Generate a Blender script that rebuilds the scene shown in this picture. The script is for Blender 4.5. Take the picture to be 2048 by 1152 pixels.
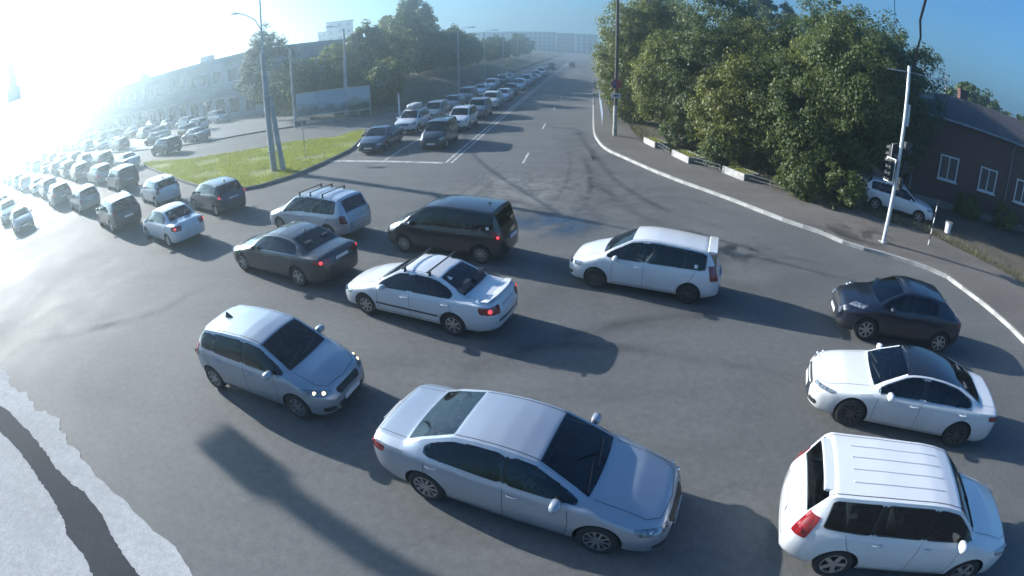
import bpy, bmesh, math, random
import numpy as np
from mathutils import Vector, Matrix
from mathutils.bvhtree import BVHTree

random.seed(7)
R = math.radians
scene = bpy.context.scene
for o in list(bpy.data.objects):
    bpy.data.objects.remove(o)

# ------------------------------------------------------------------ camera
# wide street camera on a pole, 6.58 m up, with the barrel lens such cameras have
CAM_H, PITCH, ROLL, FPX, LB = 6.582, 0.46699, -0.00952, 1058.51, 0.04797
_cp, _sp, _cr, _sr = math.cos(PITCH), math.sin(PITCH), math.cos(ROLL), math.sin(ROLL)
CF = Vector((0, _cp, -_sp))
_R0, _U0 = Vector((1, 0, 0)), Vector((0, _sp, _cp))
CR = _R0 * _cr + _U0 * _sr
CU = -_R0 * _sr + _U0 * _cr
cd = bpy.data.cameras.new('camera')
cam = bpy.data.objects.new('camera', cd)
scene.collection.objects.link(cam)
M = Matrix((CR, CU, -CF)).transposed().to_4x4()
M.translation = Vector((0, 0, CAM_H))
cam.matrix_world = M
cd.type = 'PANO'
cd.panorama_type = 'FISHEYE_LENS_POLYNOMIAL'
cd.sensor_fit = 'HORIZONTAL'
cd.sensor_width = 36.0
MM = 2048 / 36.0
cd.fisheye_fov = math.pi
cd.fisheye_polynomial_k0 = 0
cd.fisheye_polynomial_k1 = -(MM / FPX)
cd.fisheye_polynomial_k2 = 0
cd.fisheye_polynomial_k3 = -LB * (MM / FPX) ** 3
cd.fisheye_polynomial_k4 = 0
cd.clip_start = 0.1
cd.clip_end = 3000
scene.camera = cam

# ------------------------------------------------------------------ sky, sun, exposure
SUN_AZ, SUN_EL = R(149), R(20)          # low morning sun, left of the frame
sun_dir = Vector((math.cos(SUN_AZ) * math.cos(SUN_EL), math.sin(SUN_AZ) * math.cos(SUN_EL), math.sin(SUN_EL)))
world = bpy.data.worlds.new('World')
scene.world = world
world.use_nodes = True
wn = world.node_tree.nodes
sky = wn.new('ShaderNodeTexSky')
sky.sky_type = 'NISHITA'
sky.sun_disc = False
sky.sun_elevation = SUN_EL
sky.sun_rotation = math.atan2(sun_dir.x, sun_dir.y)
sky.altitude = 200
sky.air_density = 1.2
sky.dust_density = 1.5
sky.ozone_density = 5.0
tint = wn.new('ShaderNodeVectorMath')      # the camera's cool white balance
tint.operation = 'MULTIPLY'
tint.inputs[1].default_value = (0.64, 1.05, 1.38)
world.node_tree.links.new(sky.outputs[0], tint.inputs[0])
world.node_tree.links.new(tint.outputs[0], wn['Background'].inputs[0])
wn['Background'].inputs[1].default_value = 0.058
sl = bpy.data.lights.new('sun', 'SUN')
sl.energy = 5.0
sl.angle = R(0.5)
sl.color = (1.0, 0.975, 0.94)
sun = bpy.data.objects.new('sun', sl)
scene.collection.objects.link(sun)
sun.rotation_euler = sun_dir.to_track_quat('Z', 'Y').to_euler()
sun.location = (-30, 18, 30)
vs = scene.view_settings
vs.view_transform = 'Standard'
vs.look = 'None'
vs.exposure = 1.25
vs.gamma = 1.0
vs.use_curve_mapping = False
HAZE_DENSITY, HAZE_G = 0.0033, 0.86     # morning haze tuned to imitate lens glare, built last
cy = scene.cycles
cy.use_denoising = True
cy.max_bounces = 8
cy.volume_bounces = 1
cy.transparent_max_bounces = 6
cy.sample_clamp_indirect = 6.0
cy.caustics_reflective = False
cy.caustics_refractive = False

# ------------------------------------------------------------------ photo pixel -> place
def ray(px, py):
    dx, dy = px - 1024.0, py - 576.0
    r = math.hypot(dx, dy) + 1e-9
    x = r / FPX
    th = x + LB * x ** 3
    s = math.sin(th) / r
    return CF * math.cos(th) + CR * (dx * s) - CU * (dy * s)
def at(px, py, z=0.0):
    d = ray(px, py)
    t = (z - CAM_H) / d.z
    return Vector((d.x * t, d.y * t, z))
def far(px, py, D):                      # point at horizontal distance D on that ray
    d = ray(px, py)
    t = D / math.hypot(d.x, d.y)
    return Vector((d.x * t, d.y * t, CAM_H + d.z * t))

# ------------------------------------------------------------------ helpers
COL = scene.collection
def link(name, me, parent=None, m=None, kind=None):
    o = bpy.data.objects.new(name, me)
    COL.objects.link(o)
    if parent is not None:
        o.parent = parent
    if m is not None and me is not None and not me.materials:
        for k in (m if isinstance(m, (list, tuple)) else [m]):
            me.materials.append(k)
    if kind:
        o['kind'] = kind
    return o
def tag(o, label, cat, group=None):
    o['label'] = label
    o['category'] = cat
    if group:
        o['group'] = group
    return o
def empty(name, loc, rz=0):
    o = bpy.data.objects.new(name, None)
    COL.objects.link(o)
    o.location = loc
    o.rotation_euler = (0, 0, rz)
    o.empty_display_size = 0.3
    return o
def mesh_from(verts, faces, smooth=False, name='m'):
    me = bpy.data.meshes.new(name)
    me.from_pydata([tuple(v) for v in verts], [], faces)
    if smooth:
        me.polygons.foreach_set('use_smooth', [True] * len(me.polygons))
    me.update()
    return me
class MB:
    """collects shapes into one mesh"""
    def __init__(s):
        s.v, s.f, s.mi = [], [], []
        s.cur = 0
    def add(s, vs_, fs):
        b = len(s.v)
        s.v += [tuple(v) for v in vs_]
        s.f += [tuple(i + b for i in f) for f in fs]
        s.mi += [s.cur] * len(fs)
        return s
    def box(s, c, size, rz=0.0, taper=1.0, M=None):
        hx, hy, hz = size[0] / 2, size[1] / 2, size[2] / 2
        vs_ = []
        for z, t in ((-hz, 1.0), (hz, taper)):
            for x, y in ((-hx, -hy), (hx, -hy), (hx, hy), (-hx, hy)):
                vs_.append(Vector((x * t, y * t, z)))
        ca, sa = math.cos(rz), math.sin(rz)
        out = []
        for v in vs_:
            if M is not None:
                w = M @ v
            else:
                w = Vector((v.x * ca - v.y * sa, v.x * sa + v.y * ca, v.z))
            out.append(w + Vector(c))
        return s.add(out, [(3, 2, 1, 0), (4, 5, 6, 7), (0, 1, 5, 4), (1, 2, 6, 5), (2, 3, 7, 6), (3, 0, 4, 7)])
    def tube(s, pts, r0, r1=None, n=8, cap=True):
        r1 = r0 if r1 is None else r1
        pts = [Vector(p) for p in pts]
        rings = []
        up = Vector((0, 0, 1))
        for i, p in enumerate(pts):
            t = (pts[min(i + 1, len(pts) - 1)] - pts[max(i - 1, 0)]).normalized()
            a = t.cross(up)
            if a.length < 0.05:
                a = t.cross(Vector((1, 0, 0)))
            a.normalize()
            b = a.cross(t)
            r = r0 + (r1 - r0) * i / max(1, len(pts) - 1)
            rings.append([p + (a * math.cos(2 * math.pi * k / n) + b * math.sin(2 * math.pi * k / n)) * r for k in range(n)])
        vs_ = [v for ring in rings for v in ring]
        fs = []
        for i in range(len(pts) - 1):
            for k in range(n):
                k2 = (k + 1) % n
                fs.append((i * n + k2, i * n + k, (i + 1) * n + k, (i + 1) * n + k2))
        if cap:
            fs.append(tuple(range(n)))
            fs.append(tuple((len(pts) - 1) * n + k for k in reversed(range(n))))
        return s.add(vs_, fs)
    def mesh(s, name='m', smooth=False, angle=40):
        me = mesh_from(s.v, s.f, smooth, name)
        if any(s.mi):
            me.polygons.foreach_set('material_index', s.mi)
        if smooth:
            me.set_sharp_from_angle(angle=R(angle))
        return me
    def build(s, name, m, parent=None, smooth=False, angle=40, kind=None):
        return link(name, s.mesh(name, smooth, angle), parent, m, kind)

def spline(pts, step=0.5, closed=False):
    """Catmull-Rom through 2D/3D points, resampled evenly"""
    P = [Vector(p) if len(p) == 3 else Vector((p[0], p[1], 0)) for p in pts]
    n = len(P)
    out = []
    rng = range(n) if closed else range(n - 1)
    for i in rng:
        p1, p2 = P[i], P[(i + 1) % n]
        p0 = P[(i - 1) % n] if (closed or i > 0) else p1 * 2 - p2
        p3 = P[(i + 2) % n] if (closed or i < n - 2) else p2 * 2 - p1
        k = max(2, int((p2 - p1).length / 0.15))
        for j in range(k):
            t = j / k
            out.append(0.5 * ((2 * p1) + (p2 - p0) * t + (2 * p0 - 5 * p1 + 4 * p2 - p3) * t * t + (3 * p1 - p0 - 3 * p2 + p3) * t ** 3))
    if not closed:
        out.append(P[-1])
    res = [out[0]]
    acc = 0
    for a, b in zip(out, out[1:]):
        L = (b - a).length
        while acc + L >= step:
            u = (step - acc) / L
            a = a + (b - a) * u
            res.append(a)
            L = (b - a).length
            acc = 0
        acc += L
    return res
def poly_sheet(pts, z, thick=0.0, sub=0):
    """flat polygon (concave allowed) at height z, with a skirt down by thick"""
    bm = bmesh.new()
    v = [bm.verts.new((p[0], p[1], z)) for p in pts]
    f = bm.faces.new(v)
    f.normal_update()
    if f.normal.z < 0:
        f.normal_flip()
    if thick > 0:
        n = len(v)
        lo = [bm.verts.new((p[0], p[1], z - thick)) for p in pts]
        for i in range(n):
            j = (i + 1) % n
            bm.faces.new((v[i], v[j], lo[j], lo[i]))
    bmesh.ops.triangulate(bm, faces=[f], ngon_method='EAR_CLIP')
    bmesh.ops.recalc_face_normals(bm, faces=bm.faces[:])
    me = bpy.data.meshes.new('sheet')
    bm.to_mesh(me)
    bm.free()
    # top must face up
    return me

# ------------------------------------------------------------------ materials
MATS = {}
def pbsdf(name):
    m = bpy.data.materials.new(name)
    m.use_nodes = True
    return m, m.node_tree.nodes, m.node_tree.links, m.node_tree.nodes['Principled BSDF']
def rgb(c):
    return (c[0], c[1], c[2], 1.0)
def mat(name, col, rough=0.6, metal=0.0, var=0.15, scale=3.0, bump=0.0, bscale=60.0, coat=0.0, spec=0.5, emit=None, estr=0.0):
    if name in MATS:
        return MATS[name]
    m, n, l, b = pbsdf(name)
    b.inputs['Roughness'].default_value = rough
    b.inputs['Metallic'].default_value = metal
    b.inputs['Specular IOR Level'].default_value = spec
    if coat:
        b.inputs['Coat Weight'].default_value = coat
        b.inputs['Coat Roughness'].default_value = 0.04
    tc = n.new('ShaderNodeTexCoord')
    if var > 0:
        nz = n.new('ShaderNodeTexNoise')
        nz.inputs['Scale'].default_value = scale
        nz.inputs['Detail'].default_value = 6
        l.new(tc.outputs['Object'], nz.inputs['Vector'])
        mr = n.new('ShaderNodeMapRange')
        mr.inputs['From Min'].default_value = 0.3
        mr.inputs['From Max'].default_value = 0.7
        mr.inputs['To Min'].default_value = 1 - var
        mr.inputs['To Max'].default_value = 1 + var
        l.new(nz.outputs['Fac'], mr.inputs['Value'])
        vm = n.new('ShaderNodeVectorMath')
        vm.operation = 'SCALE'
        vm.inputs[0].default_value = col
        l.new(mr.outputs[0], vm.inputs['Scale'])
        l.new(vm.outputs[0], b.inputs['Base Color'])
    else:
        b.inputs['Base Color'].default_value = rgb(col)
    if bump > 0:
        nb = n.new('ShaderNodeTexNoise')
        nb.inputs['Scale'].default_value = bscale
        nb.inputs['Detail'].default_value = 4
        l.new(tc.outputs['Object'], nb.inputs['Vector'])
        bp = n.new('ShaderNodeBump')
        bp.inputs['Strength'].default_value = bump
        bp.inputs['Distance'].default_value = 0.02
        l.new(nb.outputs['Fac'], bp.inputs['Height'])
        l.new(bp.outputs[0], b.inputs['Normal'])
    if emit:
        b.inputs['Emission Color'].default_value = rgb(emit)
        b.inputs['Emission Strength'].default_value = estr
    MATS[name] = m
    return m
def paint(name, col, metal=0.0, rough=0.38, dust=1.0):
    """car paint: clear coat over base, road dust on it"""
    if name in MATS:
        return MATS[name]
    m, n, l, b = pbsdf(name)
    b.inputs['Metallic'].default_value = metal
    b.inputs['Coat Weight'].default_value = 1.0
    b.inputs['Coat Roughness'].default_value = 0.05
    tc = n.new('ShaderNodeTexCoord')
    nz = n.new('ShaderNodeTexNoise')
    nz.inputs['Scale'].default_value = 2.2
    nz.inputs['Detail'].default_value = 7
    l.new(tc.outputs['Object'], nz.inputs['Vector'])
    sx = n.new('ShaderNodeSeparateXYZ')
    l.new(tc.outputs['Object'], sx.inputs[0])
    lo = n.new('ShaderNodeMapRange')       # road dirt thrown up on the sills
    lo.inputs['From Min'].default_value = 0.75
    lo.inputs['From Max'].default_value = 0.15
    lo.inputs['To Min'].default_value = 0.0
    lo.inputs['To Max'].default_value = 0.75 * dust
    l.new(sx.outputs['Z'], lo.inputs['Value'])
    mu = n.new('ShaderNodeMath')
    mu.operation = 'MULTIPLY'
    l.new(lo.outputs[0], mu.inputs[0])
    l.new(nz.outputs['Fac'], mu.inputs[1])
    ad = n.new('ShaderNodeMath')
    ad.operation = 'ADD'
    ad.inputs[1].default_value = 0.06 * dust
    l.new(mu.outputs[0], ad.inputs[0])
    mx = n.new('ShaderNodeMix')
    mx.data_type = 'RGBA'
    mx.inputs['A'].default_value = rgb(col)
    mx.inputs['B'].default_value = (0.16, 0.15, 0.13, 1)
    l.new(ad.outputs[0], mx.inputs['Factor'])
    l.new(mx.outputs['Result'], b.inputs['Base Color'])
    rr = n.new('ShaderNodeMapRange')
    rr.inputs['To Min'].default_value = rough - 0.08
    rr.inputs['To Max'].default_value = rough + 0.12
    l.new(nz.outputs['Fac'], rr.inputs['Value'])
    l.new(rr.outputs[0], b.inputs['Roughness'])
    rc = n.new('ShaderNodeMapRange')
    rc.inputs['To Min'].default_value = 0.02
    rc.inputs['To Max'].default_value = 0.14
    l.new(nz.outputs['Fac'], rc.inputs['Value'])
    l.new(rc.outputs[0], b.inputs['Coat Roughness'])
    MATS[name] = m
    return m
def N(n, t, **kw):
    x = n.new(t)
    for k, v in kw.items():
        setattr(x, k, v)
    return x

def asphalt_mat(name, col, stains=(), rough=0.62, crack=1.0, grain=0.34):
    m, n, l, b = pbsdf(name)
    tc = n.new('ShaderNodeTexCoord')
    P = tc.outputs['Object']
    big = N(n, 'ShaderNodeTexNoise'); big.inputs['Scale'].default_value = 0.22; big.inputs['Detail'].default_value = 8; big.inputs['Roughness'].default_value = 0.65
    l.new(P, big.inputs['Vector'])
    # long streaks along the traffic direction
    mp = N(n, 'ShaderNodeMapping'); mp.inputs['Rotation'].default_value = (0, 0, R(24)); mp.inputs['Scale'].default_value = (0.06, 0.9, 1)
    l.new(P, mp.inputs['Vector'])
    st = N(n, 'ShaderNodeTexNoise'); st.inputs['Scale'].default_value = 1.0; st.inputs['Detail'].default_value = 5
    l.new(mp.outputs[0], st.inputs['Vector'])
    fine = N(n, 'ShaderNodeTexNoise'); fine.inputs['Scale'].default_value = 38; fine.inputs['Detail'].default_value = 5; fine.inputs['Roughness'].default_value = 0.8
    l.new(P, fine.inputs['Vector'])
    def mrange(src, a, b_, c, d):
        r = N(n, 'ShaderNodeMapRange'); r.inputs[1].default_value = a; r.inputs[2].default_value = b_; r.inputs[3].default_value = c; r.inputs[4].default_value = d
        l.new(src, r.inputs[0]); return r.outputs[0]
    def mul(a, c):
        x = N(n, 'ShaderNodeMath', operation='MULTIPLY')
        l.new(a, x.inputs[0])
        if isinstance(c, float): x.inputs[1].default_value = c
        else: l.new(c, x.inputs[1])
        return x.outputs[0]
    f = mul(mrange(big.outputs['Fac'], 0.3, 0.7, 0.86, 1.14), mrange(st.outputs['Fac'], 0.3, 0.7, 0.9, 1.1))
    f = mul(f, mrange(fine.outputs['Fac'], 0.25, 0.75, 1 - grain, 1 + grain))
    mid = N(n, 'ShaderNodeTexNoise'); mid.inputs['Scale'].default_value = 5.5; mid.inputs['Detail'].default_value = 8; mid.inputs['Roughness'].default_value = 0.75
    l.new(P, mid.inputs['Vector'])
    f = mul(f, mrange(mid.outputs['Fac'], 0.3, 0.7, 0.80, 1.20))
    vo2 = N(n, 'ShaderNodeTexVoronoi', feature='F1'); vo2.inputs['Scale'].default_value = 0.55     # oil drips
    l.new(P, vo2.inputs['Vector'])
    f = mul(f, mrange(vo2.outputs['Distance'], 0.05, 0.11, 0.80, 1.0))
    if crack:
        wn_ = N(n, 'ShaderNodeTexNoise'); wn_.inputs['Scale'].default_value = 0.7; wn_.inputs['Detail'].default_value = 5
        l.new(P, wn_.inputs['Vector'])
        ad = N(n, 'ShaderNodeVectorMath', operation='MULTIPLY_ADD'); ad.inputs[1].default_value = (1.6, 1.6, 0)
        l.new(wn_.outputs['Color'], ad.inputs[0]); l.new(P, ad.inputs[2])
        vo = N(n, 'ShaderNodeTexVoronoi', feature='DISTANCE_TO_EDGE'); vo.inputs['Scale'].default_value = 0.11
        l.new(ad.outputs[0], vo.inputs['Vector'])
        f = mul(f, mrange(vo.outputs['Distance'], 0.0, 0.003, 1 - 0.35 * crack, 1.0))
    base = N(n, 'ShaderNodeVectorMath', operation='SCALE'); base.inputs[0].default_value = col
    l.new(f, base.inputs['Scale'])
    cur = base.outputs[0]
    rough_out = mrange(big.outputs['Fac'], 0.3, 0.7, rough - 0.06, rough + 0.08)
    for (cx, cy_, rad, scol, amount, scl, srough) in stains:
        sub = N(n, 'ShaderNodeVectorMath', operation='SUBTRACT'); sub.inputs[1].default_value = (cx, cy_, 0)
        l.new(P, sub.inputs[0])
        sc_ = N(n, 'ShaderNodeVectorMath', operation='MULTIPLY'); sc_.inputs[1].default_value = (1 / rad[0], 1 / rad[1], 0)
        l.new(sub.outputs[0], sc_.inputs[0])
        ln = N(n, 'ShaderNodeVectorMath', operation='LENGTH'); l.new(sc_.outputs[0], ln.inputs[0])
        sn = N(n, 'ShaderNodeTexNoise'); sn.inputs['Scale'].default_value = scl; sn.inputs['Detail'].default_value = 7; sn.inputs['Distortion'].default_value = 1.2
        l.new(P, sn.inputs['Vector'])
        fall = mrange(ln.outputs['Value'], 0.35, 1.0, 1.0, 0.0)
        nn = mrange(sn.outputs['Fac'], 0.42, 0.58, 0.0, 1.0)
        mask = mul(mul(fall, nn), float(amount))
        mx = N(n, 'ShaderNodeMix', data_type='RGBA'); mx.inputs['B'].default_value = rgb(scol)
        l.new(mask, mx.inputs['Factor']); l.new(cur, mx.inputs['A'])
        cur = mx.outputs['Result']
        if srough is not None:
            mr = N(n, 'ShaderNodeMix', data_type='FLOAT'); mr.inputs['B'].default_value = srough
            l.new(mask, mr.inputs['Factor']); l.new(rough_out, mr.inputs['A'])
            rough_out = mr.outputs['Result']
    b.inputs['Specular IOR Level'].default_value = 0.3
    l.new(cur, b.inputs['Base Color'])
    l.new(rough_out, b.inputs['Roughness'])
    bp = N(n, 'ShaderNodeBump'); bp.inputs['Strength'].default_value = 0.25; bp.inputs['Distance'].default_value = 0.008
    l.new(fine.outputs['Fac'], bp.inputs['Height']); l.new(bp.outputs[0], b.inputs['Normal'])
    return m
# ------------------------------------------------------------------ cars
def glass_mat():
    m, n, l, b = pbsdf('car_glass')
    n.remove(b)
    tr = n.new('ShaderNodeBsdfTransparent'); tr.inputs[0].default_value = (.30, .36, .38, 1)
    gl = n.new('ShaderNodeBsdfGlossy'); gl.inputs['Roughness'].default_value = .03; gl.inputs['Color'].default_value = (.9, .95, 1, 1)
    fr = n.new('ShaderNodeFresnel'); fr.inputs['IOR'].default_value = 1.55
    ms = n.new('ShaderNodeMixShader')
    l.new(fr.outputs[0], ms.inputs[0]); l.new(tr.outputs[0], ms.inputs[1]); l.new(gl.outputs[0], ms.inputs[2])
    l.new(ms.outputs[0], n['Material Output'].inputs[0])
    return m
GLASS = glass_mat()
TRIM = mat('cabin_trim', (0.035, 0.035, 0.037), .8, 0, .2, 6)
SEATM = mat('seat_cloth', (0.07, 0.07, 0.075), .9, 0, .3, 9)
TYRE = mat('tyre_rubber', (0.018, 0.018, 0.019), 0.8, 0, 0.2, 20)
ALLOY = mat('alloy', (0.42, 0.43, 0.44), 0.32, 0.85, 0.1, 8)
DARKALLOY = mat('dark_alloy', (0.10, 0.10, 0.105), 0.35, 0.8, 0.1, 8)
PLASTIC = mat('black_plastic', (0.02, 0.02, 0.021), 0.5, 0, 0.15, 6)
CHROME = mat('chrome', (0.6, 0.61, 0.62), 0.12, 1.0, 0)
LAMP = mat('headlamp_glass', (0.22, 0.24, 0.26), 0.10, 0.4, 0.6, 16, coat=1.0)
BULB = mat('reflector', (0.65, 0.67, 0.7), 0.12, 0.9, 0)
LAMP_ON = mat('headlamp_lit', (0.6, 0.55, 0.45), 0.1, 0.0, 0, coat=1.0, emit=(1.0, 0.82, 0.5), estr=1.1)
RED = mat('tail_lamp_red', (0.20, 0.006, 0.009), 0.12, 0, 0.4, 12, coat=1.0)
RED_ON = mat('tail_lamp_lit', (0.45, 0.01, 0.015), 0.12, 0, 0, coat=1.0, emit=(1.0, 0.06, 0.08), estr=.8)
PLATE = mat('plate_white', (0.62, 0.62, 0.6), 0.5, 0, 0)
GAP = mat('panel_gap', (0.015, 0.015, 0.016), 0.8, 0, 0)
STICK = mat('sticker_white', (0.75, 0.75, 0.72), 0.6, 0, 0)
SURR = mat('window_surround_black', (0.012, 0.012, 0.013), 0.25, 0, 0)
AMBER = mat('amber_lens', (0.5, 0.18, 0.02), 0.2, 0, 0, coat=1.0)

def gblur(a, sig):
    k = int(sig * 3) + 1
    w = np.exp(-0.5 * (np.arange(-k, k + 1) / max(sig, 1e-6)) ** 2)
    w /= w.sum()
    p = np.concatenate([np.full(k, a[0]), a, np.full(k, a[-1])])
    return np.convolve(p, w, 'valid')

class Car:
    def __init__(s, L, W, H, wb, fo, r, cowl, rf, pk, rr, bb, te=None, zf=0.74, gc=0.19, belt=(0.9, 0.95), rh=0.68,
                 rim='alloy', spokes=7, wins=((0.0, 0.5), (0.5, 1.0)), wd=None, round_front=1.0, round_rear=1.0, cladding=False,
                 arch_flare=0.0, tail='corner', tailz=None, grille='bar', extras=(), hood_bulge=0.03, frontlamp=None):
        s.__dict__.update(locals())
        st = 0.004
        s.fd = np.arange(0, L + st, st)
        T = [(0, zf - 0.24), (0.03, zf - 0.10), (0.12, zf), (0.55 * cowl[0], zf + (cowl[1] - zf) * 0.55 + hood_bulge), cowl, rf,
             ((rf[0] + pk[0]) / 2, rf[1] + (pk[1] - rf[1]) * 0.75), pk, ((rr[0] + pk[0]) / 2, rr[1] + (pk[1] - rr[1]) * 0.72), rr, bb]
        if te:
            T += [te, (L - 0.03, te[1] - 0.07), (L, te[1] - 0.28)]
        else:
            T += [(L - 0.03, bb[1] - 0.12), (L, bb[1] - 0.32)]
        f = lambda tab, sg: gblur(np.interp(s.fd, [t[0] for t in tab], [t[1] for t in tab]), sg / st)
        s.top = f(T, 0.035)
        endz = te[1] if te else bb[1]
        B = [(0, zf - 0.28), (0.07, zf - 0.15), (0.4, zf - 0.06), (cowl[0], min(cowl[1] - 0.09, belt[0] + 0.01)), (rf[0], belt[0]), (rr[0], belt[1]), (bb[0] - (0 if te else 0.05), min(belt[1] + 0.01, bb[1] - 0.05)),
             (L - 0.12, endz - 0.08), (L, endz - 0.34)]
        s.belt_ = np.minimum(f(B, 0.05), s.top - 0.012)
        s.zb = f([(0, gc + 0.07), (0.25, gc), (L - 0.4, gc + 0.02), (L, gc + 0.14)], 0.04)
        a, c = round_front, round_rear
        s.w = (W / 2) * f([(0, 1 - .40 * a), (.03, 1 - .30 * a), (.1, 1 - .19 * a), (.22, 1 - .10 * a), (.45, 1 - 0.045 * a), (1.0, 1 - .005 * a), (1.3, 1), (L - 1.0, 1), (L - .45, 1 - .03 * c), (L - .2, 1 - .08 * c), (L - .08, 1 - .16 * c),
                           (L - .03, 1 - .24 * c), (L, 1 - .33 * c)], 0.02)
        if arch_flare:
            for d0 in (fo, fo + wb):
                s.w = s.w + arch_flare * np.exp(-((s.fd - d0) / 0.45) ** 4)
        s.G = f([(cowl[0] - 0.02, 0), (rf[0], 1), (rr[0], 1), (bb[0] + 0.02, 0)], 0.03)
        s.wr = 0.80 * s.w * (1 - s.G) + (W / 2) * rh * s.G
        s.wr = np.minimum(s.wr, 0.93 * s.w)
        fr = 0.6 + 0.33 * np.minimum(1, s.G * 3)
        s.zr = s.belt_ + fr * (s.top - s.belt_)
    def q(s, arr, d):
        return np.interp(d, s.fd, arr)
    def low(s, d, t):
        """body side below the belt, t 0 bottom .. 1 belt -> (y, z)"""
        w, zb, zt = s.q(s.w, d), s.q(s.zb, d), s.q(s.belt_, d)
        yy = np.interp(t, [0, .05, .14, .3, .55, .8, .93, 1], [.80, .93, .965, .985, 1.0, .995, .98, .955])
        return w * yy, zb + (zt - zb) * t
    def side(s, d, t):
        """window zone between belt and rail"""
        w, zt, wr, zr = s.q(s.w, d) * .955, s.q(s.belt_, d), s.q(s.wr, d), s.q(s.zr, d)
        return w + (wr - w) * t + 0.018 * math.sin(math.pi * t) * s.q(s.G, d), zt + (zr - zt) * t
    def roof(s, d, t):
        """t 0 rail .. 1 centre line"""
        wr, zr, zt = s.q(s.wr, d), s.q(s.zr, d), s.q(s.top, d)
        c = 1 - t
        return wr * c, zt - (zt - zr) * c ** 2.3
    def P(s, d, yz, sgn=1):
        return Vector((s.L / 2 - d, yz[0] * sgn, yz[1]))
    def body_mesh(s):
        L = s.L
        ds = np.concatenate([np.array([0, .006, .015, .03, .05, .08, .11, .15, .2, .26, .33, .42]), np.arange(.5, L - .5, .04), L - np.array([.45, .36, .28, .21, .16, .12, .085, .055, .035, .018, .007, 0])])
        lt = np.array([0, .03, .07, .14, .22, .32, .43, .55, .67, .79, .88, .94, 1.0])
        stt = np.array([.05, .10, .15, .2, .4, .6, .8, .85, .9, .95, 1.0])
        rt = np.array([.04, .08, .12, .16, .28, .42, .58, .75])
        rows = []
        for d in ds:
            h = [s.low(d, t) for t in lt] + [s.side(d, t) for t in stt] + [s.roof(d, t) for t in rt]
            row = [s.P(d, p, -1) for p in h] + [s.P(d, s.roof(d, 1.0))] + [s.P(d, p, 1) for p in reversed(h)]
            rows.append(row)
        n = len(rows[0])
        vs_ = [v for r_ in rows for v in r_]
        fs = []
        for i in range(len(rows) - 1):
            for k in range(n - 1):
                fs.append((i * n + k, i * n + k + 1, (i + 1) * n + k + 1, (i + 1) * n + k))
            fs.append((i * n + n - 1, i * n, (i + 1) * n, (i + 1) * n + n - 1))
        # rounded end caps
        for idx, sg in ((0, 1), (len(rows) - 1, -1)):
            h = (n - 1) // 2
            cols = 6
            prev = [idx * n + k for k in range(h + 1)]
            grid = [prev]
            for c in range(1, cols):
                u = c / cols
                line = []
                for k in range(h):
                    a, b = rows[idx][k], rows[idx][n - 1 - k]
                    p = a.lerp(b, u)
                    bulge = 0.05 * (1 - (2 * u - 1) ** 2) * min(1, max(0, (1 - k / (h - 1))) * 2.2) * min(1, k / 3)
                    vs_.append(Vector((p.x + sg * bulge, p.y, p.z)))
                    line.append(len(vs_) - 1)
                line.append(idx * n + h)
                grid.append(line)
            grid.append([idx * n + n - 1 - k for k in range(h + 1)])
            for c in range(cols):
                for k in range(h):
                    q4 = [grid[c][k], grid[c + 1][k], grid[c + 1][k + 1], grid[c][k + 1]]
                    q4 = list(dict.fromkeys(q4))
                    if len(q4) > 2:
                        fs.append(tuple(q4) if sg < 0 else tuple(reversed(q4)))
            # bottom edge of the cap to the floor
            fs.append(tuple(g[0] for g in grid))
        me = mesh_from(vs_, fs)
        bm = bmesh.new()
        bm.from_mesh(me)
        bmesh.ops.remove_doubles(bm, verts=bm.verts[:], dist=0.0005)
        bmesh.ops.recalc_face_normals(bm, faces=bm.faces[:])
        bm.to_mesh(me)
        bm.free()
        # wheel arches
        ob = bpy.data.objects.new('tmp', me)
        COL.objects.link(ob)
        cutters = []
        ra = s.r * 1.15
        mb = MB()
        for d0 in (s.fo, s.fo + s.wb):
            for sg in (-1, 1):
                x = L / 2 - d0
                mb.tube([(x, sg * (s.W / 2 - 0.34), s.r + .01), (x, sg * (s.W / 2 + 0.3), s.r + .01)], ra, n=36)
        cme = mb.mesh()
        bm = bmesh.new(); bm.from_mesh(cme); bmesh.ops.recalc_face_normals(bm, faces=bm.faces[:]); bm.to_mesh(cme); bm.free()
        co = bpy.data.objects.new('tmpc', cme)
        COL.objects.link(co)
        md = ob.modifiers.new('b', 'BOOLEAN')
        md.operation = 'DIFFERENCE'
        md.solver = 'EXACT'
        md.object = co
        dg = bpy.context.evaluated_depsgraph_get()
        res = bpy.data.meshes.new_from_object(ob.evaluated_get(dg))
        bpy.data.objects.remove(ob)
        bpy.data.objects.remove(co)
        mi = np.zeros(len(res.polygons), dtype=np.int32)
        for p in res.polygons:
            c = p.center
            for d0 in (s.fo, s.fo + s.wb):
                dx, dz = c.x - (L / 2 - d0), c.z - (s.r + .01)
                rad = math.hypot(dx, dz)
                if rad < ra + 0.004 and abs(c.y) < s.W / 2 - 0.012 and (rad < ra * 0.97 or abs(p.normal.y) < 0.3) and abs(p.normal.z) + abs(p.normal.x) > -1:
                    if rad > ra * 0.96 or abs(abs(c.y) - (s.W / 2 - .34)) < .02:
                        mi[p.index] = 1
            if c.z < s.gc + 0.03 and p.normal.z < -0.7:
                mi[p.index] = 1
            if s.cladding and c.z < s.gc + 0.17 and abs(p.normal.z) < 0.9:
                mi[p.index] = 1
        res.polygons.foreach_set('material_index', mi)
        res.polygons.foreach_set('use_smooth', [True] * len(res.polygons))
        res.set_sharp_from_angle(angle=R(38))
        return res
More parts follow.
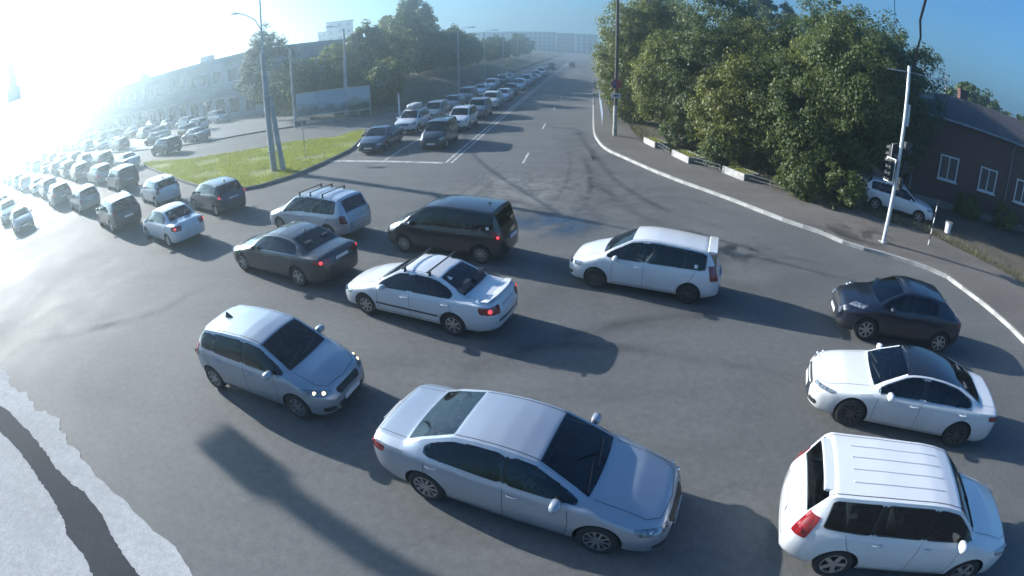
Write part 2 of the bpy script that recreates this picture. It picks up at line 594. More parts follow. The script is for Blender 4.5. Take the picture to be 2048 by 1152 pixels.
    # ---------------------------------------------------------------- panels laid on the body
    def grid_panel(s, rows, off=0.006, skirt=0.014):
        """rows of points on the body -> thin panel standing proud of it"""
        m_, n_ = len(rows), len(rows[0])
        nor = [[None] * n_ for _ in range(m_)]
        cen = Vector((0, 0, 0.7))
        for i in range(m_):
            for j in range(n_):
                a = rows[min(i + 1, m_ - 1)][j] - rows[max(i - 1, 0)][j]
                b = rows[i][min(j + 1, n_ - 1)] - rows[i][max(j - 1, 0)]
                nn = a.cross(b)
                if nn.length < 1e-9:
                    nn = rows[i][j] - cen
                nn.normalize()
                if nn.dot(rows[i][j] - Vector((rows[i][j].x * 0.5, 0, 0.4))) < 0:
                    nn = -nn
                nor[i][j] = nn
        vs_ = [rows[i][j] + nor[i][j] * off for i in range(m_) for j in range(n_)]
        fs = [(i * n_ + j, i * n_ + j + 1, (i + 1) * n_ + j + 1, (i + 1) * n_ + j) for i in range(m_ - 1) for j in range(n_ - 1)]
        # orient outward
        f0 = fs[len(fs) // 2]
        fn = (vs_[f0[1]] - vs_[f0[0]]).cross(vs_[f0[2]] - vs_[f0[0]])
        i0, j0 = divmod(f0[0], n_)
        if fn.dot(nor[i0][j0]) < 0:
            fs = [tuple(reversed(f)) for f in fs]
            flip = True
        else:
            flip = False
        bd = [(0, j) for j in range(n_)] + [(i, n_ - 1) for i in range(1, m_)] + [(m_ - 1, j) for j in range(n_ - 2, -1, -1)] + [(i, 0) for i in range(m_ - 2, 0, -1)]
        base = len(vs_)
        for (i, j) in bd:
            vs_.append(rows[i][j] + nor[i][j] * (off - skirt))
        nb = len(bd)
        for k in range(nb):
            a, b = bd[k], bd[(k + 1) % nb]
            ia, ib = a[0] * n_ + a[1], b[0] * n_ + b[1]
            q4 = (ib, ia, base + k, base + (k + 1) % nb)
            fs.append(q4 if not flip else tuple(reversed(q4)))
        me = mesh_from(vs_, fs, True)
        me.set_sharp_from_angle(angle=R(50))
        return me
    def side_glass(s, d0, d1, sgn, lo=0.04, hi=0.05, off=0.007):
        rows = []
        dd = np.linspace(d0, d1, 15)
        for d in dd:
            z0, z1 = s.q(s.belt_, d), s.q(s.zr, d)
            h = z1 - z0
            if h < lo + hi + 0.012:
                continue
            # ends lean in with a small corner radius
            e = min(d - d0, d1 - d)
            k = min(1, e / 0.05)
            sh = 0.03 * (1 - k) ** 2
            t0, t1 = (lo + sh) / h, 1 - (hi + sh) / h
            rows.append([s.P(d, s.side(d, t0 + (t1 - t0) * u), sgn) for u in np.linspace(0, 1, 5)])
        return s.grid_panel(rows, off) if len(rows) > 2 else None
    def top_panel(s, d0, d1, inset=0.05, off=0.006, n=10, arc=0.04, cols=13):
        rows = []
        for d in np.linspace(d0, d1, n):
            u = (d - d0) / (d1 - d0)
            wr = s.q(s.wr, d)
            row = []
            for y in np.linspace(-1, 1, cols):
                yy = y * (wr - inset)
                da = d - arc * (1 - y * y) * (1 if d0 < s.L * .45 else -1) * (1 - u if d0 < s.L * .45 else u)
                da = min(max(da, 0), s.L)
                wr2 = s.q(s.wr, da)
                t = 1 - min(1, abs(yy) / wr2)
                p = s.roof(da, t)
                row.append(Vector((s.L / 2 - da, yy, p[1])))
            rows.append(row)
        return s.grid_panel(rows, off)
    def hit(s, p, d):
        h = s.bvh.ray_cast(Vector(p) - Vector(d) * 1.5, Vector(d).normalized(), 3.5)
        return h[0]
    def patch(s, corners, d, nu=8, nv=5, off=0.006, rnd=0.0):
        """4 corners (d_from_front, y, z) order a,b (bottom), c,dd (top over b,a)"""
        a, b, c, e = [Vector((s.L / 2 - q[0], q[1], q[2])) for q in corners]
        rows = []
        for j in range(nv + 1):
            v = j / nv
            row = []
            for i in range(nu + 1):
                u = i / nu
                ins = rnd * (abs(2 * v - 1) ** 4)
                uu = 0.5 + (u - 0.5) * (1 - ins)
                p = a.lerp(b, uu).lerp(e.lerp(c, uu), v)
                h = s.hit(p, d)
                row.append(h if h is not None else None)
            if all(x is not None for x in row):
                rows.append(row)
        return s.grid_panel(rows, off) if len(rows) > 1 else None
    def disc(s, corners, u, d, rad, v=.5):
        a, b, c, e = [Vector((s.L / 2 - q[0], q[1], q[2])) for q in corners]
        h = s.hit(a.lerp(b, u).lerp(e.lerp(c, u), v), d)
        if h is None:
            return None
        dn = -Vector(d).normalized()
        return MB().tube([h - dn * .02, h + dn * .012, h + dn * .018], rad, rad * .8, 14).mesh(smooth=True, angle=30)
    def strip(s, pts, d, w=0.009):
        """thin panel gap along points (d,y,z), seen along d"""
        out = []
        dv = Vector(d).normalized()
        P3 = [Vector((s.L / 2 - q[0], q[1], q[2])) for q in pts]
        fine_ = []
        for a, b in zip(P3, P3[1:]):
            k = max(1, int((b - a).length / 0.06))
            fine_ += [a.lerp(b, i / k) for i in range(k)]
        fine_.append(P3[-1])
        hs = []
        for p in fine_:
            h = s.bvh.ray_cast(p - dv * 1.5, dv, 3.5)
            if h[0] is not None:
                hs.append((h[0], h[1]))
        if len(hs) < 2:
            return None
        L_, R_ = [], []
        for i in range(len(hs)):
            t = hs[min(i + 1, len(hs) - 1)][0] - hs[max(i - 1, 0)][0]
            nn = hs[i][1]
            if nn.dot(dv) > 0:
                nn = -nn
            sdv = t.cross(nn).normalized() * (w / 2)
            L_.append(hs[i][0] + sdv + nn * 0.0025)
            R_.append(hs[i][0] - sdv + nn * 0.0025)
        n_ = len(hs)
        return mesh_from(L_ + R_, [(i, i + 1, n_ + i + 1, n_ + i) for i in range(n_ - 1)])
    def build(s):
        s.parts = []        # (name, mesh, material key, lod, parent index, loc)
        L, W = s.L, s.W
        body = s.body_mesh()
        bm = bmesh.new(); bm.from_mesh(body); s.bvh = BVHTree.FromBMesh(bm); s._bm = bm
        A = lambda name, me, mk, lod=0, par=None, loc=(0, 0, 0): (s.parts.append((name, me, mk, lod, par, loc)), len(s.parts) - 1)[1] if me is not None else None
        A('body', body, ['paint', PLASTIC])
        A('windshield', s.top_panel(s.cowl[0] + 0.05, s.rf[0] - 0.015, 0.055), GLASS)
        A('rear_window', s.top_panel(s.rr[0] + 0.03, s.bb[0] - (0.04 if s.te else 0.02), 0.07 if s.te else 0.06, n=14, arc=0.03 if s.te else 0.0), GLASS)
        d0, d1 = s.wd
        for sg in (-1, 1):
            for (a, b) in s.wins[:-1]:
                dp = d0 + (d1 - d0) * b
                A('pillar_trim', s.side_glass(dp - .03, dp + .03, sg, .042, .052, .0035), SURR)
            for (a, b) in s.wins:
                A('side_window', s.side_glass(d0 + (d1 - d0) * a + (0.025 if a > 0 else 0), d0 + (d1 - d0) * b - (0.025 if b < 1 else 0), sg), GLASS)
        # open the body behind the glass and fit out the cabin
        gv, gf = [], []
        for (nm, me, *_r) in s.parts:
            if nm in ('windshield', 'rear_window', 'side_window'):
                o_ = len(gv)
                gv += [v.co.copy() for v in me.vertices]
                gf += [tuple(i + o_ for i in p.vertices) for p in me.polygons]
        gb = BVHTree.FromPolygons(gv, gf)
        b2 = bmesh.new(); b2.from_mesh(body)
        near_ = {}
        for v in b2.verts:
            h = gb.find_nearest(v.co, .0092)
            near_[v.index] = h[0] is not None
        kill = []
        for f in b2.faces:
            k = [near_[v.index] for v in f.verts]
            if all(k):
                kill.append(f)
        bmesh.ops.delete(b2, geom=kill, context='FACES')
        b2.to_mesh(body); b2.free()
        body.set_sharp_from_angle(angle=R(38))
        cz_ = s.q(s.belt_, s.rf[0]) - .03
        dA, dB = s.cowl[0] + .14, min(s.bb[0] - (.12 if s.te else 0), L - .30)
        wy = W / 2 * .87
        tub = MB()
        xa, xb = L / 2 - dA, L / 2 - dB
        tub.add([(xb, -wy, .36), (xa, -wy, .36), (xa, wy, .36), (xb, wy, .36), (xb, -wy * .93, cz_ - .04), (xa, -wy * .93, cz_ - .02), (xa, wy * .93, cz_ - .02), (xb, wy * .93, cz_ - .04)], [(0, 1, 2, 3), (0, 4, 5, 1), (1, 5, 6, 2), (2, 6, 7, 3), (3, 7, 4, 0)])
        A('cabin_liner', tub.mesh(), TRIM)
        db = MB()
        db.box((xa - .22, 0, cz_ - .10), (.44, 2 * wy - .02, .24), taper=.9)
        A('dashboard', db.mesh(), TRIM, 1)
        if s.te:
            db = MB(); db.box(((xb + .34), 0, cz_ - .09), (.5, 2 * wy - .1, .06)); A('parcel_shelf', db.mesh(), TRIM, 1)
        s.seat_x = []
        nrow = 3 if (not s.te and s.H > 1.7 and s.L < 4.3) else 2
        for rw in range(nrow):
            xs = xa - 1.02 - rw * .86
            if xs - .4 < xb:
                break
            s.seat_x.append(xs)
            for y in (-.36, .36):
                st_ = MB()
                st_.box((xs, y, .50), (.50, .48, .18), taper=.92)
                Mt = Matrix.Rotation(R(-16), 3, 'Y')
                st_.box((xs - .30, y, .83), (.14, .48, .60), M=Mt)
                st_.box((xs - .41, y, 1.19), (.09, .26, .17), M=Mt)
                A('seat', st_.mesh(smooth=True, angle=30), SEATM, 1)
        sw = MB()
        cx_, cyw, czw = xa - .50, -.36, cz_ + .0
        sw.tube([Vector((cx_ + .07 * math.cos(t), cyw + .18 * math.sin(t), czw + .17 * math.cos(t))) for t in np.linspace(0, 2 * math.pi, 15)], .016, n=5, cap=False)
        A('steering_wheel', sw.mesh(smooth=True), TRIM, 1)
        # lamps
        zf = s.zf
        endz = (s.te or s.bb)[1]
        for sg in (-1, 1):
            fl = s.frontlamp or ((.05, .52, zf - .20), (.42, .93, zf - .15), (.52, .90, zf - .035), (.10, .48, zf - .10))
            c = [(q[0], sg * q[1] * W / 2, q[2]) for q in fl]
            hi_ = A('headlight', s.patch(c, (-0.8, -0.55 * sg, -0.12), 9, 4, 0.007, 0.1), LAMP)
            if hi_ is not None:
                A('bulb_lens', s.disc(c, .32, (-0.8, -0.55 * sg, -0.12), .045), BULB, 1, hi_)
                A('bulb_lens', s.disc(c, .62, (-0.8, -0.55 * sg, -0.12), .040), BULB, 1, hi_)
            if s.tail == 'corner':
                tz = s.tailz or (endz - .27, endz - .08)
                c = [(L - .03, sg * .50 * W / 2, tz[0]), (L - .34, sg * .97 * W / 2, tz[0] + .04), (L - .38, sg * .97 * W / 2, tz[1]), (L - .05, sg * .50 * W / 2, tz[1])]
                ti_ = A('tail_light', s.patch(c, (0.75, -0.65 * sg, -0.05), 9, 4, 0.007, 0.08), RED)
                if ti_ is not None:
                    A('brake_lens', s.disc(c, .55, (0.75, -0.65 * sg, -0.05), .055), RED, 0, ti_)
            else:               # tall lamp on the rear corner
                tz = s.tailz or (0.72, 1.12)
                c = [(L - .05, sg * .74 * W / 2, tz[0]), (L - .24, sg * .97 * W / 2, tz[0]), (L - .28, sg * .95 * W / 2, tz[1]), (L - .10, sg * .80 * W / 2, tz[1])]
                ti_ = A('tail_light', s.patch(c, (0.75, -0.65 * sg, 0.0), 5, 8, 0.008, 0.1), RED)
                if ti_ is not None:
                    A('brake_lens', s.disc(c, .5, (0.75, -0.65 * sg, 0.0), .05, .3), RED, 0, ti_)
            # fog lamp recess
            c = [(.02, sg * .56 * W / 2, s.gc + .12), (.2, sg * .84 * W / 2, s.gc + .14), (.2, sg * .84 * W / 2, s.gc + .25), (.02, sg * .58 * W / 2, s.gc + .22)]
            A('fog_lamp', s.patch(c, (-0.85, -0.5 * sg, 0), 5, 3, 0.005, 0.3), PLASTIC, 1)
            # mirror
            mb = MB()
            xm = L / 2 - (s.cowl[0] + (s.rf[0] - s.cowl[0]) * 0.52)
            ym, zm = W / 2 + 0.075, s.q(s.belt_, L / 2 - xm) + 0.085
            ring = []
            for (px_, sc_) in ((0.075, .45), (0.05, .85), (0.0, 1.0), (-0.05, .95), (-0.062, .8)):
                ring.append([Vector((xm + px_, sg * (ym + .115 * sc_ * math.copysign(abs(math.cos(t)) ** .7, math.cos(t))), zm + .075 * sc_ * math.copysign(abs(math.sin(t)) ** .7, math.sin(t)))) for t in np.linspace(0, 2 * math.pi, 12, endpoint=False)])
            vv = [v for r_ in ring for v in r_]
            ff = [(i * 12 + k, i * 12 + (k + 1) % 12, (i + 1) * 12 + (k + 1) % 12, (i + 1) * 12 + k) for i in range(4) for k in range(12)] + [tuple(range(11, -1, -1)), tuple(48 + k for k in range(12))]
            if sg < 0:
                ff = [tuple(reversed(f)) for f in ff]
            mb.add(vv, ff)
            mb.tube([(xm + .01, sg * (W / 2 - .10), zm - .06), (xm, sg * (ym - .02), zm - .045)], .022, n=6)
            A('mirror', mb.mesh(smooth=True, angle=50), 'paint')
            # handles
            for (a, b) in s.wins[:2]:
                dh = d0 + (d1 - d0) * b - 0.16
                if b >= 0.99 or len(s.wins) > 2 and b > .9:
                    dh = min(dh, s.fo + s.wb - 0.05)
                zz = s.q(s.belt_, dh) - 0.115
                h = s.hit((L / 2 - dh, sg * W / 2, zz), (0, -sg, 0))
                if h is not None:
                    hb = MB()
                    hb.tube([h + Vector((.10, -.004 * sg, 0)), h + Vector((.06, .026 * sg, .004)), h + Vector((-.06, .026 * sg, .004)), h + Vector((-.10, -.004 * sg, 0))], .015, n=6)
                    A('door_handle', hb.mesh(smooth=True, angle=60), 'paint', 1)
            # door gaps
            y_ = sg * W / 2
            da = s.fo + s.r * 1.15 + 0.10
            split = [d0 + (d1 - d0) * w_[1] for w_ in s.wins][0]
            dr = min(s.fo + s.wb - s.r * 1.15 + 0.02, d1)
            zl = s.gc + 0.13
            belt = lambda d_: s.q(s.belt_, d_) - .012
            A('door_gap', s.strip([(da + .02, y_, belt(da)), (da - .02, y_, .62), (da + .01, y_, zl), (split, y_, zl), (dr - .05, y_, zl), (dr, y_, .5), (s.fo + s.wb - .02, y_, s.r * 2.3), (min(d1 - .05, s.fo + s.wb + .12), y_, belt(s.fo + s.wb))], (0, -sg, 0)), GAP, 1)
            A('door_gap', s.strip([(split, y_, belt(split)), (split, y_, zl)], (0, -sg, 0)), GAP, 1)
            # roof gutter line and sill moulding
            rows_ = [(d_, s.P(d_, s.roof(d_, .09), sg)) for d_ in np.linspace(s.rf[0] - .05, s.rr[0], 8)]
            A('roof_gutter', s.strip([(L / 2 - p.x, p.y, p.z) for _, p in rows_], (0, 0, -1), .014), GAP, 1)
        # bonnet gap
        ck = s.cowl[0]
        hp = [(ck - .02, -.72 * W / 2), (.35, -.70 * W / 2), (.16, -.55 * W / 2), (.09, 0), (.16, .55 * W / 2), (.35, .70 * W / 2), (ck - .02, .72 * W / 2)]
        A('bonnet_gap', s.strip([(a, b, 1.0) for a, b in hp], (0, 0, -1), .010), GAP, 1)
        if s.te:
            bp_ = [(s.bb[0] + .02, -.70 * W / 2), (L - .16, -.66 * W / 2), (L - .16, .66 * W / 2), (s.bb[0] + .02, .70 * W / 2)]
            A('boot_gap', s.strip([(a, b, 1.0) for a, b in bp_], (0, 0, -1), .010), GAP, 1)
        else:
            bp_ = [(L, -.62 * W / 2, endz - .02), (L, -.58 * W / 2, .50), (L, .58 * W / 2, .50), (L, .62 * W / 2, endz - .02)]
            A('tailgate_gap', s.strip(bp_, (1, 0, 0), .010), GAP, 1)
        # grille, intake, bumper step, plates
        if s.grille == 'bar':
            A('grille', s.patch([(0, -.42 * W / 2, zf - .24), (0, .42 * W / 2, zf - .24), (.05, .46 * W / 2, zf - .11), (.05, -.46 * W / 2, zf - .11)], (-1, 0, -.1), 8, 3, .006, .1), PLASTIC)
            A('bumper_intake', s.patch([(0, -.5 * W / 2, s.gc + .10), (0, .5 * W / 2, s.gc + .10), (0, .54 * W / 2, s.gc + .22), (0, -.54 * W / 2, s.gc + .22)], (-1, 0, 0), 8, 3, .005, .15), PLASTIC, 1)
        else:
            A('grille', s.patch([(0, -.62 * W / 2, s.gc + .09), (0, .62 * W / 2, s.gc + .09), (.03, .44 * W / 2, zf - .16), (.03, -.44 * W / 2, zf - .16)], (-1, 0, 0), 10, 8, .006, .0), PLASTIC)
            gb = MB()
            for k in range(5):
                zz = s.gc + .13 + k * .055
                h0 = [s.hit((0 + L / 2, y * (.58 - .03 * k) * W / 2, zz), (-1, 0, 0)) for y in np.linspace(-1, 1, 9)]
                gb.tube([p + Vector((.012, 0, 0)) for p in h0], .007, n=5)
            A('grille_bar', gb.mesh(smooth=True), CHROME, 1)
        for x_, z_, sg in ((L / 2, s.gc + .26, 1), (-L / 2, (endz - .20 if s.te else .78), -1)):
            h = s.hit((x_, 0, z_), (-sg, 0, 0))
            if h is not None:
                A('number_plate', MB().box(h + Vector((sg * .012, 0, 0)), (.014, .52, .112)).mesh(), PLATE)
        # wheels
        tm, rm = s.wheel_meshes()
        for d0_ in (s.fo, s.fo + s.wb):
            for sg in (-1, 1):
                wi = A('wheel', tm[sg], TYRE, 0, None, (L / 2 - d0_, sg * (W / 2 - .125), s.r))
                A('rim', rm[sg], DARKALLOY if s.rim == 'dark' else ALLOY, 0, wi)
        for fn in s.extras:
            fn(s, A)
        s._bm.free()
        return s
    def wheel_meshes(s):
        r, hw = s.r, .10
        prof = [(.60 * r, -hw * .85), (.70 * r, -hw), (.90 * r, -hw), (.975 * r, -hw * .82), (r, -hw * .55), (r, hw * .55), (.975 * r, hw * .82), (.90 * r, hw), (.70 * r, hw), (.66 * r, hw * .9), (.63 * r, hw * .45), (.2 * r, hw * .3), (0.0, hw * .3)]
        n = 32
        T, Rm = {}, {}
        for sg in (-1, 1):
            mb = MB()
            vs_ = []
            for (rad, y) in prof:
                for k in range(n):
                    a = 2 * math.pi * k / n
                    vs_.append((rad * math.cos(a), y * sg, rad * math.sin(a)))
            fs = []
            for i in range(len(prof) - 1):
                for k in range(n):
                    k2 = (k + 1) % n
                    f = (i * n + k, i * n + k2, (i + 1) * n + k2, (i + 1) * n + k)
                    fs.append(f if sg < 0 else tuple(reversed(f)))
            mb.add(vs_, fs)
            T[sg] = mb.mesh(smooth=True, angle=45)
            rb = MB()
            # outer ring
            ring = [(.655 * r, hw * .97), (.60 * r, hw * .97), (.585 * r, hw * .6)]
            vs_ = [(rad * math.cos(2 * math.pi * k / n), y * sg, rad * math.sin(2 * math.pi * k / n)) for rad, y in ring for k in range(n)]
            fs = []
            for i in range(2):
                for k in range(n):
                    k2 = (k + 1) % n
                    f = (i * n + k, i * n + k2, (i + 1) * n + k2, (i + 1) * n + k)
                    fs.append(f if sg < 0 else tuple(reversed(f)))
            rb.add(vs_, fs)
            for k in range(s.spokes):
                a = 2 * math.pi * k / s.spokes
                Mx = Matrix.Rotation(-a, 3, 'Y')
                wsp = 1.15 * r / s.spokes
                rb.box(Mx @ Vector((.33 * r, sg * hw * .80, 0)), (.56 * r, .03, wsp), M=Mx)
            rb.tube([(0, sg * hw * .6, 0), (0, sg * hw * 1.0, 0)], .15 * r, n=12)
            Rm[sg] = rb.mesh(smooth=True, angle=35)
        return T, Rm

# extras -----------------------------------------------------------
def x_bars(d_list, over=0.10):
    def f(s, A):
        for d_ in d_list:
            mb = MB()
            w_ = s.q(s.wr, d_)
            zt = s.q(s.top, d_) + .075
            x = s.L / 2 - d_
            mb.box((x, 0, zt), (.035, 2 * (w_ + over), .028))
            for sg in (-1, 1):
                mb.box((x, sg * (w_ - .01), (zt + s.q(s.zr, d_)) / 2 - .01), (.06, .05, zt - s.q(s.zr, d_) + .03), taper=.7)
            A('roof_bar', mb.mesh(), PLASTIC)
    return f
def x_spoiler(wid=.62, z_up=.05, dd=.05, depth=.22, drop=None):
    def f(s, A):
        d_ = s.rr[0] + dd
        z = (s.q(s.top, d_) + z_up) if drop is None else drop
        W = s.W
        pts = []
        n = 9
        rows = []
        for k in range(n):
            y = (2 * k / (n - 1) - 1) * wid * W / 2
            zz = z - .03 * (abs(y) / (wid * W / 2)) ** 3
            rows.append([Vector((s.L / 2 - d_ + .03, y, zz - .02)), Vector((s.L / 2 - d_, y, zz + .012)), Vector((s.L / 2 - d_ - depth, y, zz + .006)), Vector((s.L / 2 - d_ - depth - .01, y, zz - .03)), Vector((s.L / 2 - d_ - depth * .4, y, zz - .055))])
        vs_ = [v for r_ in rows for v in r_]
        fs = []
        for i in range(n - 1):
            for j in range(5):
                fs.append((i * 5 + j, (i + 1) * 5 + j, (i + 1) * 5 + (j + 1) % 5, i * 5 + (j + 1) % 5))
        fs += [tuple(range(5)), tuple((n - 1) * 5 + j for j in range(4, -1, -1))]
        me = mesh_from(vs_, fs, True)
        me.set_sharp_from_angle(angle=R(35))
        A('spoiler', me, 'paint')
    return f
def x_boot_spoiler(h=.11):
    def f(s, A):
        d_ = s.te[0] - .06
        z = s.q(s.top, d_) + h
        W = s.W
        mb = MB()
        n = 11
        rows = []
        for k in range(n):
            u = 2 * k / (n - 1) - 1
            y = u * .80 * W / 2
            zz = z - h * .9 * abs(u) ** 5
            x0 = s.L / 2 - d_ + .10 * abs(u) ** 3
            rows.append([Vector((x0 + .10, y, zz - .03)), Vector((x0 + .03, y, zz)), Vector((x0 - .09, y, zz + .01)), Vector((x0 - .09, y, zz - .025))])
        vs_ = [v for r_ in rows for v in r_]
        fs = [(i * 4 + j, (i + 1) * 4 + j, (i + 1) * 4 + (j + 1) % 4, i * 4 + (j + 1) % 4) for i in range(n - 1) for j in range(4)]
        fs += [(0, 1, 2, 3), tuple((n - 1) * 4 + j for j in (3, 2, 1, 0))]
        mb.add(vs_, fs)
        A('spoiler', mb.mesh(smooth=True, angle=40), 'paint')
    return f
def x_roofpanel(s, A):
    A('roof_panel', s.top_panel(s.rf[0] - .03, s.rr[0] + .05, 0.0, .004, 14, 0.0, 17), mat('gloss_black', (0.008, 0.009, 0.011), .12, 0, 0, coat=1.0))
def x_ribs(s, A):
    for k in range(4):
        y = (k - 1.5) * .26
        mb = MB()
        n = 12
        dd = np.linspace(s.rf[0] + .35, s.rr[0] - .35, n)
        pts = [Vector((s.L / 2 - d_, y, s.roof(d_, 1 - abs(y) / s.q(s.wr, d_))[1] + .002)) for d_ in dd]
        mb.tube(pts, .016, n=6)
        A('roof_rib', mb.mesh(smooth=True), 'paint')
def x_rails(s, A):
    for sg in (-1, 1):
        mb = MB()
        dd = np.linspace(s.rf[0] + .15, s.rr[0] - .1, 12)
        pts = []
        for i, d_ in enumerate(dd):
            p = s.P(d_, s.roof(d_, .12), sg)
            p.z += .05 if 0 < i < 11 else .0
            pts.append(p)
        mb.tube(pts, .018, n=6)
        A('roof_rail', mb.mesh(smooth=True), CHROME)
def x_roofbox(s, A):
    mb = MB()
    xc = s.L / 2 - (s.pk[0] + .25)
    zt = s.H + .06
    rings = []
    for (x, sc_) in ((-.9, .55), (-.75, .95), (0, 1.0), (.6, .95), (.95, .5)):
        rings.append([Vector((xc + x, .45 * sc_ * math.copysign(abs(math.cos(t)) ** .5, math.cos(t)), zt + .17 + .17 * sc_ * math.copysign(abs(math.sin(t)) ** .6, math.sin(t)))) for t in np.linspace(0, 2 * math.pi, 14, endpoint=False)])
    vv = [v for r_ in rings for v in r_]
    ff = [(i * 14 + k, (i + 1) * 14 + k, (i + 1) * 14 + (k + 1) % 14, i * 14 + (k + 1) % 14) for i in range(4) for k in range(14)] + [tuple(range(14)), tuple(56 + k for k in range(13, -1, -1))]
    mb.add(vv, ff)
    for x in (-.5, .5):
        mb.box((xc + x, 0, zt - .03), (.05, 1.0, .10))
    A('roof_box', mb.mesh(smooth=True, angle=50), mat('roof_box_grey', (.5, .5, .5), .4))
def x_fin(d_, mm=PLASTIC, size=1.0):
    def f(s, A):
        x, z = s.L / 2 - d_, s.q(s.top, d_)
        mb = MB()
        mb.add([(x + .11 * size, 0, z), (x - .08 * size, -.04 * size, z - .005), (x - .08 * size, .04 * size, z - .005), (x - .07 * size, 0, z + .09 * size), (x + .0, 0, z + .065 * size)], [(0, 1, 4), (0, 4, 2), (1, 3, 4), (2, 4, 3), (1, 2, 3), (0, 2, 1)])
        A('antenna_fin', mb.mesh(), mm)
    return f
def x_side_sticker(d_, w_=.09):
    def f(s, A):
        p = [(d_ + w_ / 2 * a, -s.W / 2, s.q(s.belt_, d_) + .09 + w_ * b) for a, b in ((-1, 0), (1, 0), (1, 1), (-1, 1))]
        for sg in (-1, 1):
            A('sticker', s.patch([(a, sg * b, c) for a, b, c in p], (0, -sg, 0), 3, 3, .012), STICK, 1)
    return f
def x_rear_sticker(s, A):
    d_ = s.rr[0] + .22 if s.te else s.rr[0] + .1
    if s.te:
        A('sticker', s.patch([(d_, .30, 1.3), (d_, .42, 1.3), (d_ - .11, .37, 1.35), (d_ - .11, .35, 1.35)], (0, 0, -1), 3, 3, .014), STICK, 1)
def x_chrome_window(s, A):
    d0, d1 = s.wd
    for sg in (-1, 1):
        mb = MB()
        lo_, hi_ = [], []
        for d_ in np.linspace(d0 + .12, d1 - .02, 18):
            z0, z1 = s.q(s.belt_, d_), s.q(s.zr, d_)
            if z1 - z0 < .1:
                continue
            lo_.append(s.P(d_, s.side(d_, .03 / (z1 - z0)), sg) + Vector((0, .006 * sg, 0)))
            hi_.append(s.P(d_, s.side(d_, 1 - .04 / (z1 - z0)), sg) + Vector((0, .006 * sg, .004)))
        mb.tube(lo_ + list(reversed(hi_)) + [lo_[0]], .009, n=5, cap=False)
        A('window_trim', mb.mesh(smooth=True), CHROME, 1)
def x_wipers(s, A):
    for y0, y1 in ((-.1, .5), (-.62, -.05)):
        mb = MB()
        pts = []
        for k in range(6):
            u = k / 5
            d_ = s.cowl[0] + .08 + .10 * u
            y = y0 + (y1 - y0) * u
            pts.append(Vector((s.L / 2 - d_, y, s.roof(d_, 1 - abs(y) / s.q(s.wr, d_))[1] + .022)))
        mb.tube(pts, .011, n=5)
        A('wiper', mb.mesh(), PLASTIC, 1)
def x_visorband(s, A):
    A('bumper_band', s.strip([(s.L - .5, -s.W / 2, .5)] + [(s.L - .3, -s.W / 2, .5)], (0, 1, 0), .05), PLASTIC, 1)
    A('bumper_band', s.strip([(s.L, y, .50) for y in np.linspace(-.6, .6, 12) * s.W / 1.7], (1, 0, 0), .06), PLASTIC, 1)
def x_side_moulding(s, A):
    for sg in (-1, 1):
        A('side_moulding', s.strip([(d_, sg * s.W / 2, .47) for d_ in np.linspace(s.fo + s.r * 1.25, s.fo + s.wb - s.r * 1.25, 10)], (0, -sg, 0), .05), PLASTIC, 1)

